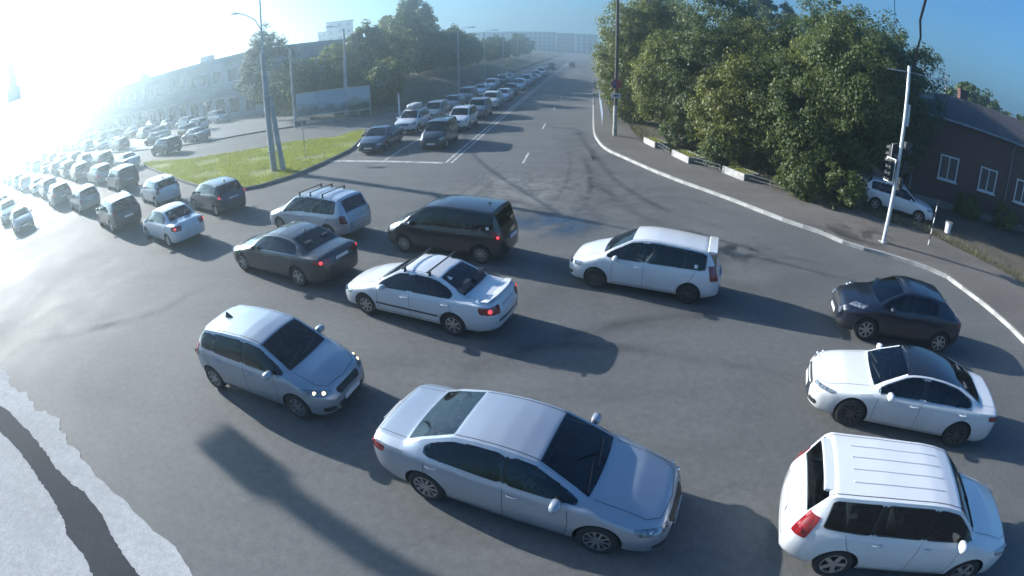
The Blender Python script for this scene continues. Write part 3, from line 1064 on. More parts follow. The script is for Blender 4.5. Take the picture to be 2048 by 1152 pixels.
W2 = ((0, .47), (.47, 1))
W3 = ((0, .36), (.36, .70), (.70, 1))
MODELS = {}
def model(key):
    if key in MODELS:
        return MODELS[key]
    mk = {
     'saloon_large': lambda: Car(4.82, 1.82, 1.46, 2.775, .96, .325, (1.16, 1.0), (1.98, 1.40), (2.60, 1.46), (3.28, 1.405), (4.10, 1.09), (4.66, 1.05), zf=.76, gc=.17, belt=(.93, .98), rh=.665, wins=W2, wd=(1.25, 3.72), spokes=10, tailz=(.76, .93), extras=(x_wipers,)),
     'saloon_sport': lambda: Car(4.885, 1.84, 1.445, 2.825, .98, .34, (1.28, .98), (2.08, 1.385), (2.65, 1.445), (3.40, 1.37), (4.24, 1.08), (4.74, 1.05), zf=.76, gc=.16, belt=(.92, .97), rh=.66, wins=W2, wd=(1.36, 3.88), spokes=10, rim='dark', grille='big', tailz=(.78, .93), frontlamp=((.05, .50, zf_(.76) - .13), (.46, .93, .68), (.56, .90, .735), (.10, .48, .70)), extras=(x_roofpanel, x_wipers, x_chrome_window)),
     'saloon_old': lambda: Car(4.5, 1.70, 1.40, 2.58, .86, .30, (1.17, .95), (1.86, 1.345), (2.4, 1.40), (3.0, 1.35), (3.72, 1.01), (4.36, .98), zf=.70, gc=.17, belt=(.88, .91), rh=.66, wins=W2, wd=(1.25, 3.42), spokes=7, tailz=(.68, .88), extras=(x_bars((2.05, 2.75), .12), x_boot_spoiler(.045), x_rear_sticker, x_visorband, x_side_moulding)),
     'saloon_exec': lambda: Car(4.84, 1.85, 1.47, 2.89, .82, .33, (1.38, 1.0), (2.10, 1.40), (2.72, 1.47), (3.40, 1.41), (4.12, 1.10), (4.66, 1.06), zf=.74, gc=.16, belt=(.92, .97), rh=.655, wins=W2, wd=(1.46, 3.72), spokes=5, tailz=(.78, .96), extras=(x_chrome_window, x_fin(3.3, 'paint', .8))),
     'saloon_budget': lambda: Car(4.27, 1.70, 1.50, 2.476, .82, .29, (1.0, 1.0), (1.72, 1.44), (2.3, 1.50), (2.95, 1.44), (3.55, 1.08), (4.10, 1.04), zf=.72, gc=.18, belt=(.92, .96), rh=.68, wins=W2, wd=(1.08, 3.25), spokes=8, tailz=(.74, .96), extras=(x_rear_sticker,)),
     'hatch_small': lambda: Car(3.955, 1.695, 1.525, 2.53, .80, .30, (.86, 1.02), (1.62, 1.455), (2.2, 1.525), (3.42, 1.45), (3.82, 1.02), None, zf=.78, gc=.17, belt=(.94, 1.02), rh=.70, wins=((0, .46), (.46, .84), (.84, 1.0)), wd=(.93, 3.5), spokes=8, tail='tall', tailz=(.80, 1.12), frontlamp=((.08, .50, .60), (.50, .95, .66), (.66, .92, .80), (.16, .52, .70)), extras=(x_fin(3.1, PLASTIC, 1.3), x_spoiler(.58, -.02, -.02, .10), x_wipers)),
     'mpv_compact': lambda: Car(4.24, 1.695, 1.61, 2.60, .84, .30, (.95, 1.03), (1.76, 1.535), (2.4, 1.61), (3.86, 1.53), (4.12, 1.04), None, zf=.76, gc=.17, belt=(.94, .98), rh=.71, wins=((0, .40), (.40, 1.0)), wd=(1.03, 3.82), spokes=12, rim='dark', tail='tall', tailz=(.76, 1.16), extras=(x_spoiler(.72, .03, -.02, .22), x_side_sticker(3.55), x_wipers)),
     'minivan': lambda: Car(4.22, 1.695, 1.715, 2.74, .78, .30, (.74, 1.10), (1.58, 1.635), (2.3, 1.715), (3.92, 1.66), (4.11, 1.10), None, zf=.84, gc=.17, belt=(1.0, 1.02), rh=.76, wins=W3, wd=(.84, 3.92), spokes=9, tail='tall', tailz=(.82, 1.06), extras=(x_side_sticker(3.75), x_fin(3.5, 'paint', .7))),
     'crossover': lambda: Car(4.135, 1.765, 1.57, 2.53, .86, .345, (1.06, 1.10), (1.82, 1.51), (2.2, 1.57), (3.30, 1.47), (3.86, 1.12), None, zf=.90, gc=.20, belt=(1.0, 1.10), rh=.66, wins=((0, .5), (.5, .86)), wd=(1.12, 3.35), spokes=7, tail='tall', tailz=(.9, 1.18), arch_flare=.035, cladding=True, frontlamp=((.25, .62, .86), (.62, .90, .90), (.80, .84, .985), (.38, .60, .955)), extras=(x_juke_lamps,)),
     'offroader': lambda: Car(4.45, 1.81, 1.70, 2.64, .85, .345, (1.10, 1.14), (1.72, 1.625), (2.3, 1.70), (4.06, 1.63), (4.32, 1.14), None, zf=.92, gc=.21, belt=(1.03, 1.06), rh=.77, wins=W3, wd=(1.18, 4.02), spokes=5, tail='tall', tailz=(.85, 1.25), round_front=.8, round_rear=.75, arch_flare=.02, extras=(x_ribs, x_spoiler(.60, -.02, -.03, .14), x_wipers)),
     'estate_van': lambda: Car(4.55, 1.70, 1.60, 2.73, .90, .30, (1.10, 1.0), (1.84, 1.515), (2.6, 1.60), (4.16, 1.525), (4.44, 1.02), None, zf=.74, gc=.17, belt=(.92, .97), rh=.71, wins=((0, .42), (.42, 1.0)), wd=(1.18, 4.02), spokes=7, tail='tall', tailz=(.70, .98), extras=(x_bars((2.1, 2.7, 3.35), .04),)),
     'suv': lambda: Car(4.55, 1.82, 1.68, 2.66, .90, .35, (1.15, 1.12), (1.88, 1.60), (2.5, 1.68), (3.95, 1.60), (4.38, 1.14), None, zf=.92, gc=.21, belt=(1.02, 1.08), rh=.71, wins=W3, wd=(1.24, 3.95), spokes=5, tail='tall', tailz=(.92, 1.22), cladding=True, arch_flare=.015, extras=(x_rails,)),
    }[key]
    MODELS[key] = mk().build()
    return MODELS[key]
def zf_(z):
    return z
def x_juke_lamps(s, A):
    for sg in (-1, 1):
        h = s.hit((s.L / 2 - .1, sg * .56, .66), (-1, 0, 0))
        if h is not None:
            mb = MB()
            mb.tube([h + Vector((-.03, 0, 0)), h + Vector((.035, 0, 0)), h + Vector((.045, 0, 0))], .10, .085, n=18)
            A('round_lamp', mb.mesh(smooth=True), LAMP)

CAR_N = [0]
def place_car(key, loc, yaw, colour, label, group=None, lod=1, lit=False, tail=False, skip=(), name='car'):
    """copy of a model, painted; loc = ground centre of the car"""
    md = model(key)
    root = empty(name, loc, yaw)
    tag(root, label, 'car', group)
    objs = []
    for (nm, me, mk, lv, par, pl) in md.parts:
        if lv > lod or nm in skip:
            objs.append(None)
            continue
        o = bpy.data.objects.new(nm, me)
        COL.objects.link(o)
        o.parent = root if par is None else objs[par]
        o.location = pl
        mks = mk if isinstance(mk, list) else [mk]
        if len(me.materials) < len(mks):
            for x in mks:
                me.materials.append(x if not isinstance(x, str) else PLASTIC)
        for i, x in enumerate(mks):
            if x == 'paint':
                x = colour
            elif nm == 'bulb_lens' and lit:
                x = LAMP_ON
            elif nm == 'brake_lens' and tail:
                x = RED_ON
            else:
                continue
            o.material_slots[i].link = 'OBJECT'
            o.material_slots[i].material = x
        objs.append(o)
    return root
def by_wheels(key, front, rear, colour, label, flip=None, **kw):
    """place by the photo pixels where the two near wheels touch the road"""
    md = model(key)
    A_, B_ = at(*front), at(*rear)
    d = (A_ - B_).normalized()
    n_ = Vector((-d.y, d.x, 0))
    mid = (A_ + B_) / 2
    if n_.dot(mid) < 0:
        n_ = -n_
    c = mid + n_ * (md.W / 2 - .06)
    axle_mid = md.L / 2 - (md.fo + md.wb / 2)       # x of the axle middle in car space
    c = c - d * axle_mid
    return place_car(key, (c.x, c.y, 0.006), math.atan2(d.y, d.x), colour, label, **kw)

def seated_person(car, md, side, shirt, label):
    """person in a front seat; one continuous skinned body, hands on the wheel"""
    xs = md.seat_x[0]
    y = side * .36
    P_ = [(xs - .16, 0, .66), (xs - .24, 0, .92), (xs - .28, 0, 1.10), (xs - .27, 0, 1.17), (xs - .24, 0, 1.27), (xs - .22, 0, 1.35),
          (xs - .26, .17, 1.07), (xs - .10, .24, .86), (xs + .16, .14, .93), (xs + .24, .13, .95),
          (xs - .26, -.17, 1.07), (xs - .10, -.24, .86), (xs + .16, -.14, .93), (xs + .24, -.13, .95),
          (xs + .25, .13, .70), (xs + .48, .13, .45), (xs + .25, -.13, .70), (xs + .48, -.13, .45)]
    E_ = [(0, 1), (1, 2), (2, 3), (3, 4), (4, 5), (2, 6), (6, 7), (7, 8), (8, 9), (2, 10), (10, 11), (11, 12), (12, 13), (0, 14), (14, 15), (0, 16), (16, 17)]
    rad = [.15, .15, .12, .055, .095, .075, .07, .055, .04, .035, .07, .055, .04, .035, .08, .06, .08, .06]
    top_lim = md.q(md.top, md.L / 2 - xs + .24) - .05
    dz = min(0, top_lim - 1.43)
    me = bpy.data.meshes.new('person')
    me.from_pydata([(a, b + y, c + dz) for a, b, c in P_], E_, [])
    ob = bpy.data.objects.new('tmp_person', me)
    COL.objects.link(ob)
    md_ = ob.modifiers.new('s', 'SKIN')
    for i, r_ in enumerate(rad):
        me.skin_vertices[0].data[i].radius = (r_, r_)
    me.skin_vertices[0].data[0].use_root = True
    ob.modifiers.new('ss', 'SUBSURF').levels = 1
    dg = bpy.context.evaluated_depsgraph_get()
    res = bpy.data.meshes.new_from_object(ob.evaluated_get(dg))
    bpy.data.objects.remove(ob)
    for p in res.polygons:
        c = p.center
        p.use_smooth = True
        hz_ = c.z - dz
        if hz_ > 1.31 or (hz_ > 1.24 and c.x < xs - .27):
            p.material_index = 2
        elif hz_ > 1.13 or c.x > xs + .14 and hz_ > .85:
            p.material_index = 1
        elif hz_ < .72:
            p.material_index = 3
    for m in (shirt, mat('skin', (.42, .24, .17), .6), mat('hair', (.03, .02, .015), .8), mat('trousers', (.03, .035, .05), .9)):
        res.materials.append(m)
    o = link('person', res)
    o.matrix_world = Matrix.Translation(car.location) @ Matrix.Rotation(car.rotation_euler.z, 4, 'Z')
    tag(o, label, 'person')
    return o
# ------------------------------------------------------------------ the setting
AD0 = Vector((-3.54, 28.41, 0)); AU = Vector((0.1506, 0.9886, 0)); AN = Vector((0.9886, -0.1506, 0))
def av(s, o, z=0.0):                      # point on the avenue: s metres past the stop line, o metres right of the double line
    p = AD0 + AU * s + AN * o
    return Vector((p.x, p.y, z))
SU = Vector((-0.88, 0.475, 0))            # direction of the cross street, to the left

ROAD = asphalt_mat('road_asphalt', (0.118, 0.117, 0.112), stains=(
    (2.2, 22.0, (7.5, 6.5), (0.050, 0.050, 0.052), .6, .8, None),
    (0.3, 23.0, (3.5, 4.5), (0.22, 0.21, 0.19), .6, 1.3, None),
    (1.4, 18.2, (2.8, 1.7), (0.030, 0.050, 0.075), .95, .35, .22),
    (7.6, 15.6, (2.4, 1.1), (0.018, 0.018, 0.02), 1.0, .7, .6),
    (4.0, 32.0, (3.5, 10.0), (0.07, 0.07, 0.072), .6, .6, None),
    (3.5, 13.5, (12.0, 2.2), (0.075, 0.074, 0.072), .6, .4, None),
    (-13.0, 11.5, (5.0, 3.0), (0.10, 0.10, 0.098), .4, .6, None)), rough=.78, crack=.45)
LOT = asphalt_mat('lot_asphalt', (0.20, 0.20, 0.19), rough=.6, crack=.6)
PAVE = asphalt_mat('pavement_asphalt', (0.135, 0.120, 0.105), stains=(
    (14.5, 17.6, (4.0, 2.0), (0.03, 0.028, 0.025), .8, .8, None),
    (10.5, 25.0, (2.5, 3.5), (0.11, 0.10, 0.085), .6, .6, None)), rough=.8, crack=.6)
VERGE = asphalt_mat('gravel_verge', (0.40, 0.395, 0.38), stains=((-9.0, 4.2, (2.5, 2.5), (0.3, 0.296, 0.288), .35, 1.2, None), (-12.0, 5.0, (5.0, 3.0), (0.34, 0.335, 0.325), .35, 1.4, None)), rough=.95, crack=.3, grain=.4)
DIRT = mat('bare_soil', (0.085, 0.07, 0.05), .95, 0, .35, .8, .5, 12)
GRASSM = mat('lawn_soil', (0.17, 0.20, 0.032), .95, 0, .45, .9, .5, 25)
BANK = mat('dry_bank_grass', (0.10, 0.088, 0.05), .95, 0, .4, .7, .6, 8)
WHITEP = mat('road_paint', (0.44, 0.44, 0.42), .7, 0, .45, 2.5, .2, 60)
KERBW = mat('kerb_whitewash', (0.40, 0.39, 0.365), .85, 0, .3, 3.0, .3, 30)
KERBG = mat('kerb_grey', (0.20, 0.195, 0.185), .9, 0, .3, 3.0, .3, 30)

KERBG2 = mat('kerb_worn_whitewash', (0.36, 0.35, 0.33), .9, 0, .45, 2.0, .3, 30)
def grid_sheet(x0, x1, y0, y1, z):
    return mesh_from([(x0, y0, z), (x1, y0, z), (x1, y1, z), (x0, y1, z)], [(0, 1, 2, 3)])
link('ground', grid_sheet(-680, 680, -80, 880, -0.06), None, mat('field_ground', (0.075, 0.075, 0.05), .95, 0, .3, .05), 'structure')
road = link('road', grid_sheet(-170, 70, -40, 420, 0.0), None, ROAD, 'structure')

# --- markings, children of the road
def line_strip(a, b, w, name='road_marking', m=WHITEP, z=0.004, parent=None):
    a, b = Vector(a), Vector(b)
    d = (b - a).normalized()
    n_ = Vector((-d.y, d.x, 0)) * w / 2
    k = max(1, int((b - a).length / 3))
    vs_, fs = [], []
    for i in range(k + 1):
        p = a.lerp(b, i / k)
        vs_ += [(p.x - n_.x, p.y - n_.y, z), (p.x + n_.x, p.y + n_.y, z)]
    for i in range(k):
        fs.append((2 * i, 2 * i + 2, 2 * i + 3, 2 * i + 1))
    return link(name, mesh_from(vs_, fs), parent if parent is not None else road, m)
line_strip(at(655, 322), at(886, 326), .32)
line_strip(av(0, -.06), av(330, -.06), .13)
line_strip(av(0, .28), av(330, .28), .13)
line_strip(av(.6, -4.0), av(13, -4.0), .12)
for k in range(24):
    line_strip(av(18 + k * 12, -4.0), av(21 + k * 12, -4.0), .12)
for k in range(26):
    line_strip(av(0.2 + k * 11.5, 4.2), av(3.0 + k * 11.5, 4.2), .12)
line_strip(at(11, 503), at(125, 453), .35)
line_strip(at(128, 450), at(128, 450) + SU * 60, .12)
line_strip(at(128, 450) + Vector((.15, .28, 0)), at(128, 450) + Vector((.15, .28, 0)) + SU * 60, .12)
TAR = mat('tar_seam', (0.03, 0.03, 0.031), .9, 0, .2, 4)
for pl in ([(923, 389), (960, 358), (1010, 323)], [(1480, 430), (1380, 400), (1290, 392)]):
    pts = spline([at(*p) for p in pl], .4)
    for i in range(0, 1):
        vs_, fs = [], []
        for k, p in enumerate(pts):
            d = (pts[min(k + 1, len(pts) - 1)] - pts[max(k - 1, 0)]).normalized()
            w = .018 + .012 * math.sin(k * 1.7)
            j = .05 * math.sin(k * .9) + .04 * math.sin(k * 2.3)
            c = p + Vector((-d.y, d.x, 0)) * j
            vs_ += [(c.x + d.y * w, c.y - d.x * w, .003), (c.x - d.y * w, c.y + d.x * w, .003)]
        fs = [(2 * k, 2 * k + 2, 2 * k + 3, 2 * k + 1) for k in range(len(pts) - 1)]
        link('tar_seam', mesh_from(vs_, fs), road, TAR)

# --- right pavement with whitewashed kerb
kerb_px = [(1186, 258), (1193, 281), (1212, 301), (1248, 318), (1306, 344), (1369, 369), (1431, 391), (1486, 412), (1541, 434), (1584, 450), (1639, 468), (1700, 494), (1775, 514), (1841, 536), (1885, 553), (1915, 574), (1975, 620), (2040, 680), (2130, 790)]
kerb_near = [at(*p) for p in kerb_px]
k0 = kerb_near[0]
kl = [k0 + AU * s for s in (280, 160, 80, 40, 15)]
kerb_line = spline(kl + kerb_near, 1.0)
back_px = [(1285, 284), (1345, 310), (1444, 342), (1541, 378), (1619, 397), (1697, 416), (1780, 450), (1850, 470), (1905, 497), (1990, 540), (2048, 575), (2140, 640)]
back = [at(*p) for p in back_px]
bl = [kl[0] + AN * 3, kl[1] + AN * 3, kl[2] + AN * 3.0, kl[3] + AN * 3.0, kl[4] + AN * 3.0, k0 + AN * 2.9 + AU * 2]
back_line = spline(bl + back, 1.0)
inner = []
for i, p in enumerate(kerb_line):
    d = (kerb_line[min(i + 1, len(kerb_line) - 1)] - kerb_line[max(i - 1, 0)]).normalized()
    inner.append(p + Vector((-d.y, d.x, 0)) * .16)
pav = link('pavement', poly_sheet(inner + list(reversed(back_line)), .13, .14), None, PAVE, 'structure')
kme = {}
def kerb_row(pts, parent, m, h=.15, w=.15, inset=0.0, gap=.012):
    n_ = 0
    for a, b in zip(pts, pts[1:]):
        c = (a + b) / 2
        L = (b - a).length - gap
        key = (round(L, 2), m.name, h)
        if key not in kme:
            mb = MB()
            bv = .02
            # top edge slightly rounded
            hx, hy = L / 2, w / 2
            vs_ = [(-hx, -hy, -.02), (hx, -hy, -.02), (hx, hy, -.02), (-hx, hy, -.02), (-hx, -hy, h - bv), (hx, -hy, h - bv), (hx, hy, h - bv), (-hx, hy, h - bv), (-hx + bv, -hy + bv, h), (hx - bv, -hy + bv, h), (hx - bv, hy - bv, h), (-hx + bv, hy - bv, h)]
            fs = [(3, 2, 1, 0), (0, 1, 5, 4), (1, 2, 6, 5), (2, 3, 7, 6), (3, 0, 4, 7), (4, 5, 9, 8), (5, 6, 10, 9), (6, 7, 11, 10), (7, 4, 8, 11), (8, 9, 10, 11)]
            kme[key] = mesh_from(vs_, fs)
            kme[key].materials.append(m)
        d = (b - a).normalized()
        o = bpy.data.objects.new('kerb_stone', kme[key])
        COL.objects.link(o)
        o.parent = parent
        nn = Vector((-d.y, d.x, 0))
        c = c + nn * (w / 2 - inset)
        o.location = (c.x, c.y, random.uniform(-.008, .008))
        o.rotation_euler = (random.uniform(-.02, .02), random.uniform(-.008, .008), math.atan2(d.y, d.x) + random.uniform(-.012, .012))
        n_ += 1
# whitewashed on the bend, grey along the far avenue
i_bend = min(range(len(kerb_line)), key=lambda i: (kerb_line[i] - k0).length)
kerb_row(kerb_line[i_bend - 90:i_bend - 14:1], pav, KERBG)
i_worn = min(range(len(kerb_line)), key=lambda i: (kerb_line[i] - at(1650, 472)).length)
kerb_row(kerb_line[i_bend - 15:i_worn], pav, KERBW)
kerb_row(kerb_line[i_worn - 1:], pav, KERBG2)

# ground behind the pavement, under the trees
lawn_pts = list(back_line) + [Vector((75, -5, 0)), Vector((75, 330, 0))]
lawn = link('lawn', poly_sheet(lawn_pts, .10, .1), None, DIRT, 'structure')

# --- left grass island
isl_px = [(708, 296), (657, 323), (598, 350), (558, 363), (509, 377), (440, 383), (369, 366), (290, 333), (300, 326), (370, 322), (433, 313), (499, 303), (565, 290), (664, 277), (728, 264)]
isl = spline([at(*p) for p in isl_px], .8, closed=True)
island = link('grass_island', poly_sheet(isl, .13, .14), None, GRASSM, 'structure')
orient = sum(a.x * b.y - b.x * a.y for a, b in zip(isl, isl[1:] + isl[:1]))
kp = isl + [isl[0]]
if orient < 0:
    kp = list(reversed(kp))
kerb_row(kp, island, KERBG, h=.16, inset=.03)

# --- side road and parking lot on the left
lot_px = [(690, 241), (585, 255), (480, 272), (400, 287), (330, 296), (250, 305), (200, 308)]
lotl = [at(*p) for p in lot_px]
lot_poly = lotl + [lotl[-1] + SU * 70, Vector((-150, 121, 0)), Vector((-30, 66, 0)), Vector((-17, 62, 0))]
lot = link('parking_lot', poly_sheet(lot_poly, .07, .08), None, LOT, 'structure')
kerb_row(list(reversed(spline(lotl, 1.2))), lot, KERBG, h=.14, inset=.03)

# --- bank along the avenue
bm_v, bm_f = [], []
prof_b = [(-8.6, 0.0), (-8.7, .14), (-10.6, .16), (-13.0, .7), (-16.5, 1.6), (-24, 1.9), (-48, 1.9)]
ns = 70
rnd = random.Random(3)
for i in range(ns):
    s_ = 20 + i * 4
    for (o_, z_) in prof_b:
        sh = 0 if s_ > 30 else (30 - s_) * .45
        o2_ = max(o_, -17.5 - max(0, s_ - 20) * .62)
        p = av(s_, o2_ - sh, z_ * min(1, max(.05, (s_ - 16) / 16)) + (rnd.uniform(-.12, .12) if z_ > .2 else 0))
        bm_v.append(p)
for i in range(ns - 1):
    for k in range(len(prof_b) - 1):
        a = i * len(prof_b) + k
        bm_f.append((a, a + 1, a + 1 + len(prof_b), a + len(prof_b)))
bme = mesh_from(bm_v, bm_f, True)
bb_ = bmesh.new(); bb_.from_mesh(bme); bmesh.ops.recalc_face_normals(bb_, faces=bb_.faces[:]); bb_.to_mesh(bme); bb_.free()
link('embankment', bme, None, BANK, 'structure')

# --- near verge bottom left: pale dusty gravel with a ragged edge, an asphalt patch in it
edge = [Vector((-30, 14.6, 0)), Vector((-21, 9.9, 0))] + [at(*p) for p in [(26, 769), (60, 800), (75, 815), (125, 855), (150, 905), (175, 930), (235, 992), (300, 1052), (356, 1104)]] + [Vector((-4.2, 2.6, 0)), Vector((-2.5, 1.2, 0)), Vector((2, -1.5, 0))]
eg = spline(edge, .11)
rnd = random.Random(11)
rag = []
for i, p in enumerate(eg):
    d = (eg[min(i + 1, len(eg) - 1)] - eg[max(i - 1, 0)]).normalized()
    amp = .15 if p.y > 5.2 else .04
    j = amp * (math.sin(i * .31) * .6 + math.sin(i * .83 + 1) * .4 + rnd.uniform(-.5, .5) * .5)
    rag.append(p + Vector((-d.y, d.x, 0)) * j)
verge = link('verge', poly_sheet(rag + [Vector((2, -12, 0)), Vector((-60, -12, 0)), Vector((-60, 30.5, 0))], .012, .02), None, VERGE, 'structure')
pr = [(-60, 770), (20, 826), (62, 868), (92, 905), (110, 935), (140, 965), (168, 985), (205, 1030), (222, 1068), (246, 1108), (285, 1160), (330, 1230)]
pl2 = [(-60, 810), (10, 872), (40, 905), (62, 934), (80, 962), (98, 985), (112, 1010), (128, 1040), (134, 1070), (168, 1112), (190, 1160), (225, 1230)]
rnd = random.Random(5)
vs_, fs = [], []
rows_p = []
for (a1, a2), (b1, b2) in zip(zip(pr, pr[1:]), zip(pl2, pl2[1:])):
    for i in range(9):
        u = i / 9
        p = at(a1[0] + (a2[0] - a1[0]) * u, a1[1] + (a2[1] - a1[1]) * u); q = at(b1[0] + (b2[0] - b1[0]) * u, b1[1] + (b2[1] - b1[1]) * u)
        vs_ += [(p.x + rnd.gauss(0, .011), p.y + rnd.gauss(0, .011), .017), (q.x + rnd.gauss(0, .011), q.y + rnd.gauss(0, .011), .017)]
for i in range(len(vs_) // 2 - 1):
    fs.append((2 * i, 2 * i + 1, 2 * i + 3, 2 * i + 2))
pme = mesh_from(vs_, fs)
pb = bmesh.new(); pb.from_mesh(pme); bmesh.ops.recalc_face_normals(pb, faces=pb.faces[:])
if sum(f.normal.z for f in pb.faces) < 0:
    bmesh.ops.reverse_faces(pb, faces=pb.faces[:])
pb.to_mesh(pme); pb.free()
link('asphalt_patch', pme, verge, asphalt_mat('patch_asphalt', (0.035, 0.037, 0.042), rough=1.0, crack=0))

# --- tyre marks swept through the turn
def tyre_mat():
    m, n, l, b = pbsdf('tyre_mark')
    b.inputs['Base Color'].default_value = (0.028, 0.028, 0.03, 1); b.inputs['Roughness'].default_value = .85
    uv = n.new('ShaderNodeUVMap'); sx = n.new('ShaderNodeSeparateXYZ'); l.new(uv.outputs[0], sx.inputs[0])
    ed = n.new('ShaderNodeMath'); ed.operation = 'PINGPONG'; ed.inputs[1].default_value = .5; l.new(sx.outputs['X'], ed.inputs[0])
    tc = n.new('ShaderNodeTexCoord'); nz = n.new('ShaderNodeTexNoise'); nz.inputs['Scale'].default_value = .9; nz.inputs['Detail'].default_value = 6; l.new(tc.outputs['Object'], nz.inputs['Vector'])
    mr = n.new('ShaderNodeMapRange'); mr.inputs[1].default_value = .35; mr.inputs[2].default_value = .7; mr.inputs[4].default_value = .36; l.new(nz.outputs['Fac'], mr.inputs[0])
    en = n.new('ShaderNodeMath'); en.operation = 'PINGPONG'; en.inputs[1].default_value = .5; l.new(sx.outputs['Y'], en.inputs[0])
    mu = n.new('ShaderNodeMath'); mu.operation = 'MULTIPLY'; l.new(ed.outputs[0], mu.inputs[0]); l.new(mr.outputs[0], mu.inputs[1])
    m3 = n.new('ShaderNodeMath'); m3.operation = 'MULTIPLY'; l.new(mu.outputs[0], m3.inputs[0]); l.new(en.outputs[0], m3.inputs[1])
    m4 = n.new('ShaderNodeMath'); m4.operation = 'MULTIPLY'; m4.use_clamp = True; m4.inputs[1].default_value = 6.0; l.new(m3.outputs[0], m4.inputs[0])
    tr = n.new('ShaderNodeBsdfTransparent'); ms = n.new('ShaderNodeMixShader')
    l.new(m4.outputs[0], ms.inputs[0]); l.new(tr.outputs[0], ms.inputs[1]); l.new(b.outputs[0], ms.inputs[2]); l.new(ms.outputs[0], n['Material Output'].inputs[0])
    return m
TYM = tyre_mat()
marks = [[(1010, 470), (1090, 420), (1130, 370), (1140, 320), (1130, 285)], [(1060, 480), (1150, 430), (1180, 380), (1175, 330), (1160, 290)], [(1500, 500), (1380, 465), (1260, 420), (1190, 360), (1170, 310)], [(1560, 500), (1440, 455), (1310, 410), (1220, 350), (1180, 295)],
         [(1700, 540), (1500, 497), (1350, 455), (1200, 440)], [(1010, 345), (940, 400), (860, 460), (700, 560)], [(1600, 620), (1300, 640), (1000, 720), (760, 900)], [(1640, 760), (1400, 720), (1150, 690), (900, 740)], [(430, 560), (320, 620), (180, 660), (40, 690)], [(1330, 330), (1240, 350), (1180, 300), (1150, 250)]]
for k_, pxs in enumerate(marks):
    pts = spline([at(*p) for p in pxs], .35)
    w_ = (.16, .22, .45, .3, .2, .18, .35, .25, .3, .3)[k_]
    vs_, uvs = [], []
    for i, p in enumerate(pts):
        d = (pts[min(i + 1, len(pts) - 1)] - pts[max(i - 1, 0)]).normalized()
        vs_ += [(p.x + d.y * w_, p.y - d.x * w_, .0025 + .0002 * k_), (p.x - d.y * w_, p.y + d.x * w_, .0025 + .0002 * k_)]
        uvs += [(0, i / (len(pts) - 1)), (1, i / (len(pts) - 1))]
    me = mesh_from(vs_, [(2 * i, 2 * i + 2, 2 * i + 3, 2 * i + 1) for i in range(len(pts) - 1)])
    ul = me.uv_layers.new(name='UVMap')
    for lp in me.loops:
        ul.data[lp.index].uv = uvs[lp.vertex_index]
    link('tyre_mark', me, road, TYM)

# --- near pavement of the side on the right bottom (outside the frame) is left as road

# ------------------------------------------------------------------ grass (stuff)
def blades(name, n_, sampler, h, w, m, seed):
    rg = np.random.default_rng(seed)
    pts = np.array([sampler(rg) for _ in range(n_)])
    ang = rg.uniform(0, 2 * math.pi, n_)
    hh = h * rg.uniform(.3, 1.2, n_) ** 1.4 * 1.2
    lean = rg.uniform(-.5, .5, (n_, 2)) * hh[:, None]
    dx, dy = np.cos(ang) * w / 2, np.sin(ang) * w / 2
    V = np.zeros((n_, 3, 3))
    V[:, 0] = pts + np.stack([-dx, -dy, np.zeros(n_)], 1)
    V[:, 1] = pts + np.stack([dx, dy, np.zeros(n_)], 1)
    V[:, 2] = pts + np.stack([lean[:, 0], lean[:, 1], hh], 1)
    me = bpy.data.meshes.new(name)
    me.vertices.add(n_ * 3); me.vertices.foreach_set('co', V.reshape(-1))
    me.loops.add(n_ * 3); me.loops.foreach_set('vertex_index', np.arange(n_ * 3, dtype=np.int32))
    me.polygons.add(n_); me.polygons.foreach_set('loop_start', np.arange(0, n_ * 3, 3, dtype=np.int32))
    me.update(calc_edges=True)
    o = link(name, me, None, m, 'stuff')
    return o
def leaf_mat(name, c1, c2, trans=.35, rough=.55):
    m, n, l, b = pbsdf(name)
    g_ = n.new('ShaderNodeNewGeometry')
    mx = n.new('ShaderNodeMix'); mx.data_type = 'RGBA'
    mx.inputs['A'].default_value = rgb(c1); mx.inputs['B'].default_value = rgb(c2)
    l.new(g_.outputs['Random Per Island'], mx.inputs['Factor'])
    l.new(mx.outputs['Result'], b.inputs['Base Color'])
    b.inputs['Roughness'].default_value = rough
    tr = n.new('ShaderNodeBsdfTranslucent')
    l.new(mx.outputs['Result'], tr.inputs['Color'])
    ms = n.new('ShaderNodeMixShader'); ms.inputs[0].default_value = trans
    l.new(b.outputs[0], ms.inputs[1]); l.new(tr.outputs[0], ms.inputs[2])
    l.new(ms.outputs[0], n['Material Output'].inputs[0])
    return m
BLADE = leaf_mat('grass_blade', (0.19, 0.24, 0.02), (0.36, 0.36, 0.05), .5)
BLADE2 = leaf_mat('weed_blade', (0.07, 0.09, 0.02), (0.16, 0.15, 0.05), .35)
isl2 = [(p.x, p.y) for p in isl]
def in_poly(x, y, P_):
    c = False
    n_ = len(P_)
    for i in range(n_):
        x1, y1 = P_[i]; x2, y2 = P_[(i + 1) % n_]
        if (y1 > y) != (y2 > y) and x < (x2 - x1) * (y - y1) / (y2 - y1) + x1:
            c = not c
    return c
xs_, ys_ = [p[0] for p in isl2], [p[1] for p in isl2]
def samp_isl(rg):
    while True:
        x, y = rg.uniform(min(xs_), max(xs_)), rg.uniform(min(ys_), max(ys_))
        if in_poly(x, y, isl2) and math.sin(x * 1.1 + 2 * math.sin(y * .5)) + math.sin(y * 1.7 + x * .4) > -1.1 + rg.normal(0, .4):
            return (x, y, .13)
g_o = blades('grass', 24000, samp_isl, .16, .03, BLADE, 1)
tag(g_o, 'short sunlit yellow green grass covering the traffic island', 'grass')
bk = [(p.x, p.y) for p in back_line]
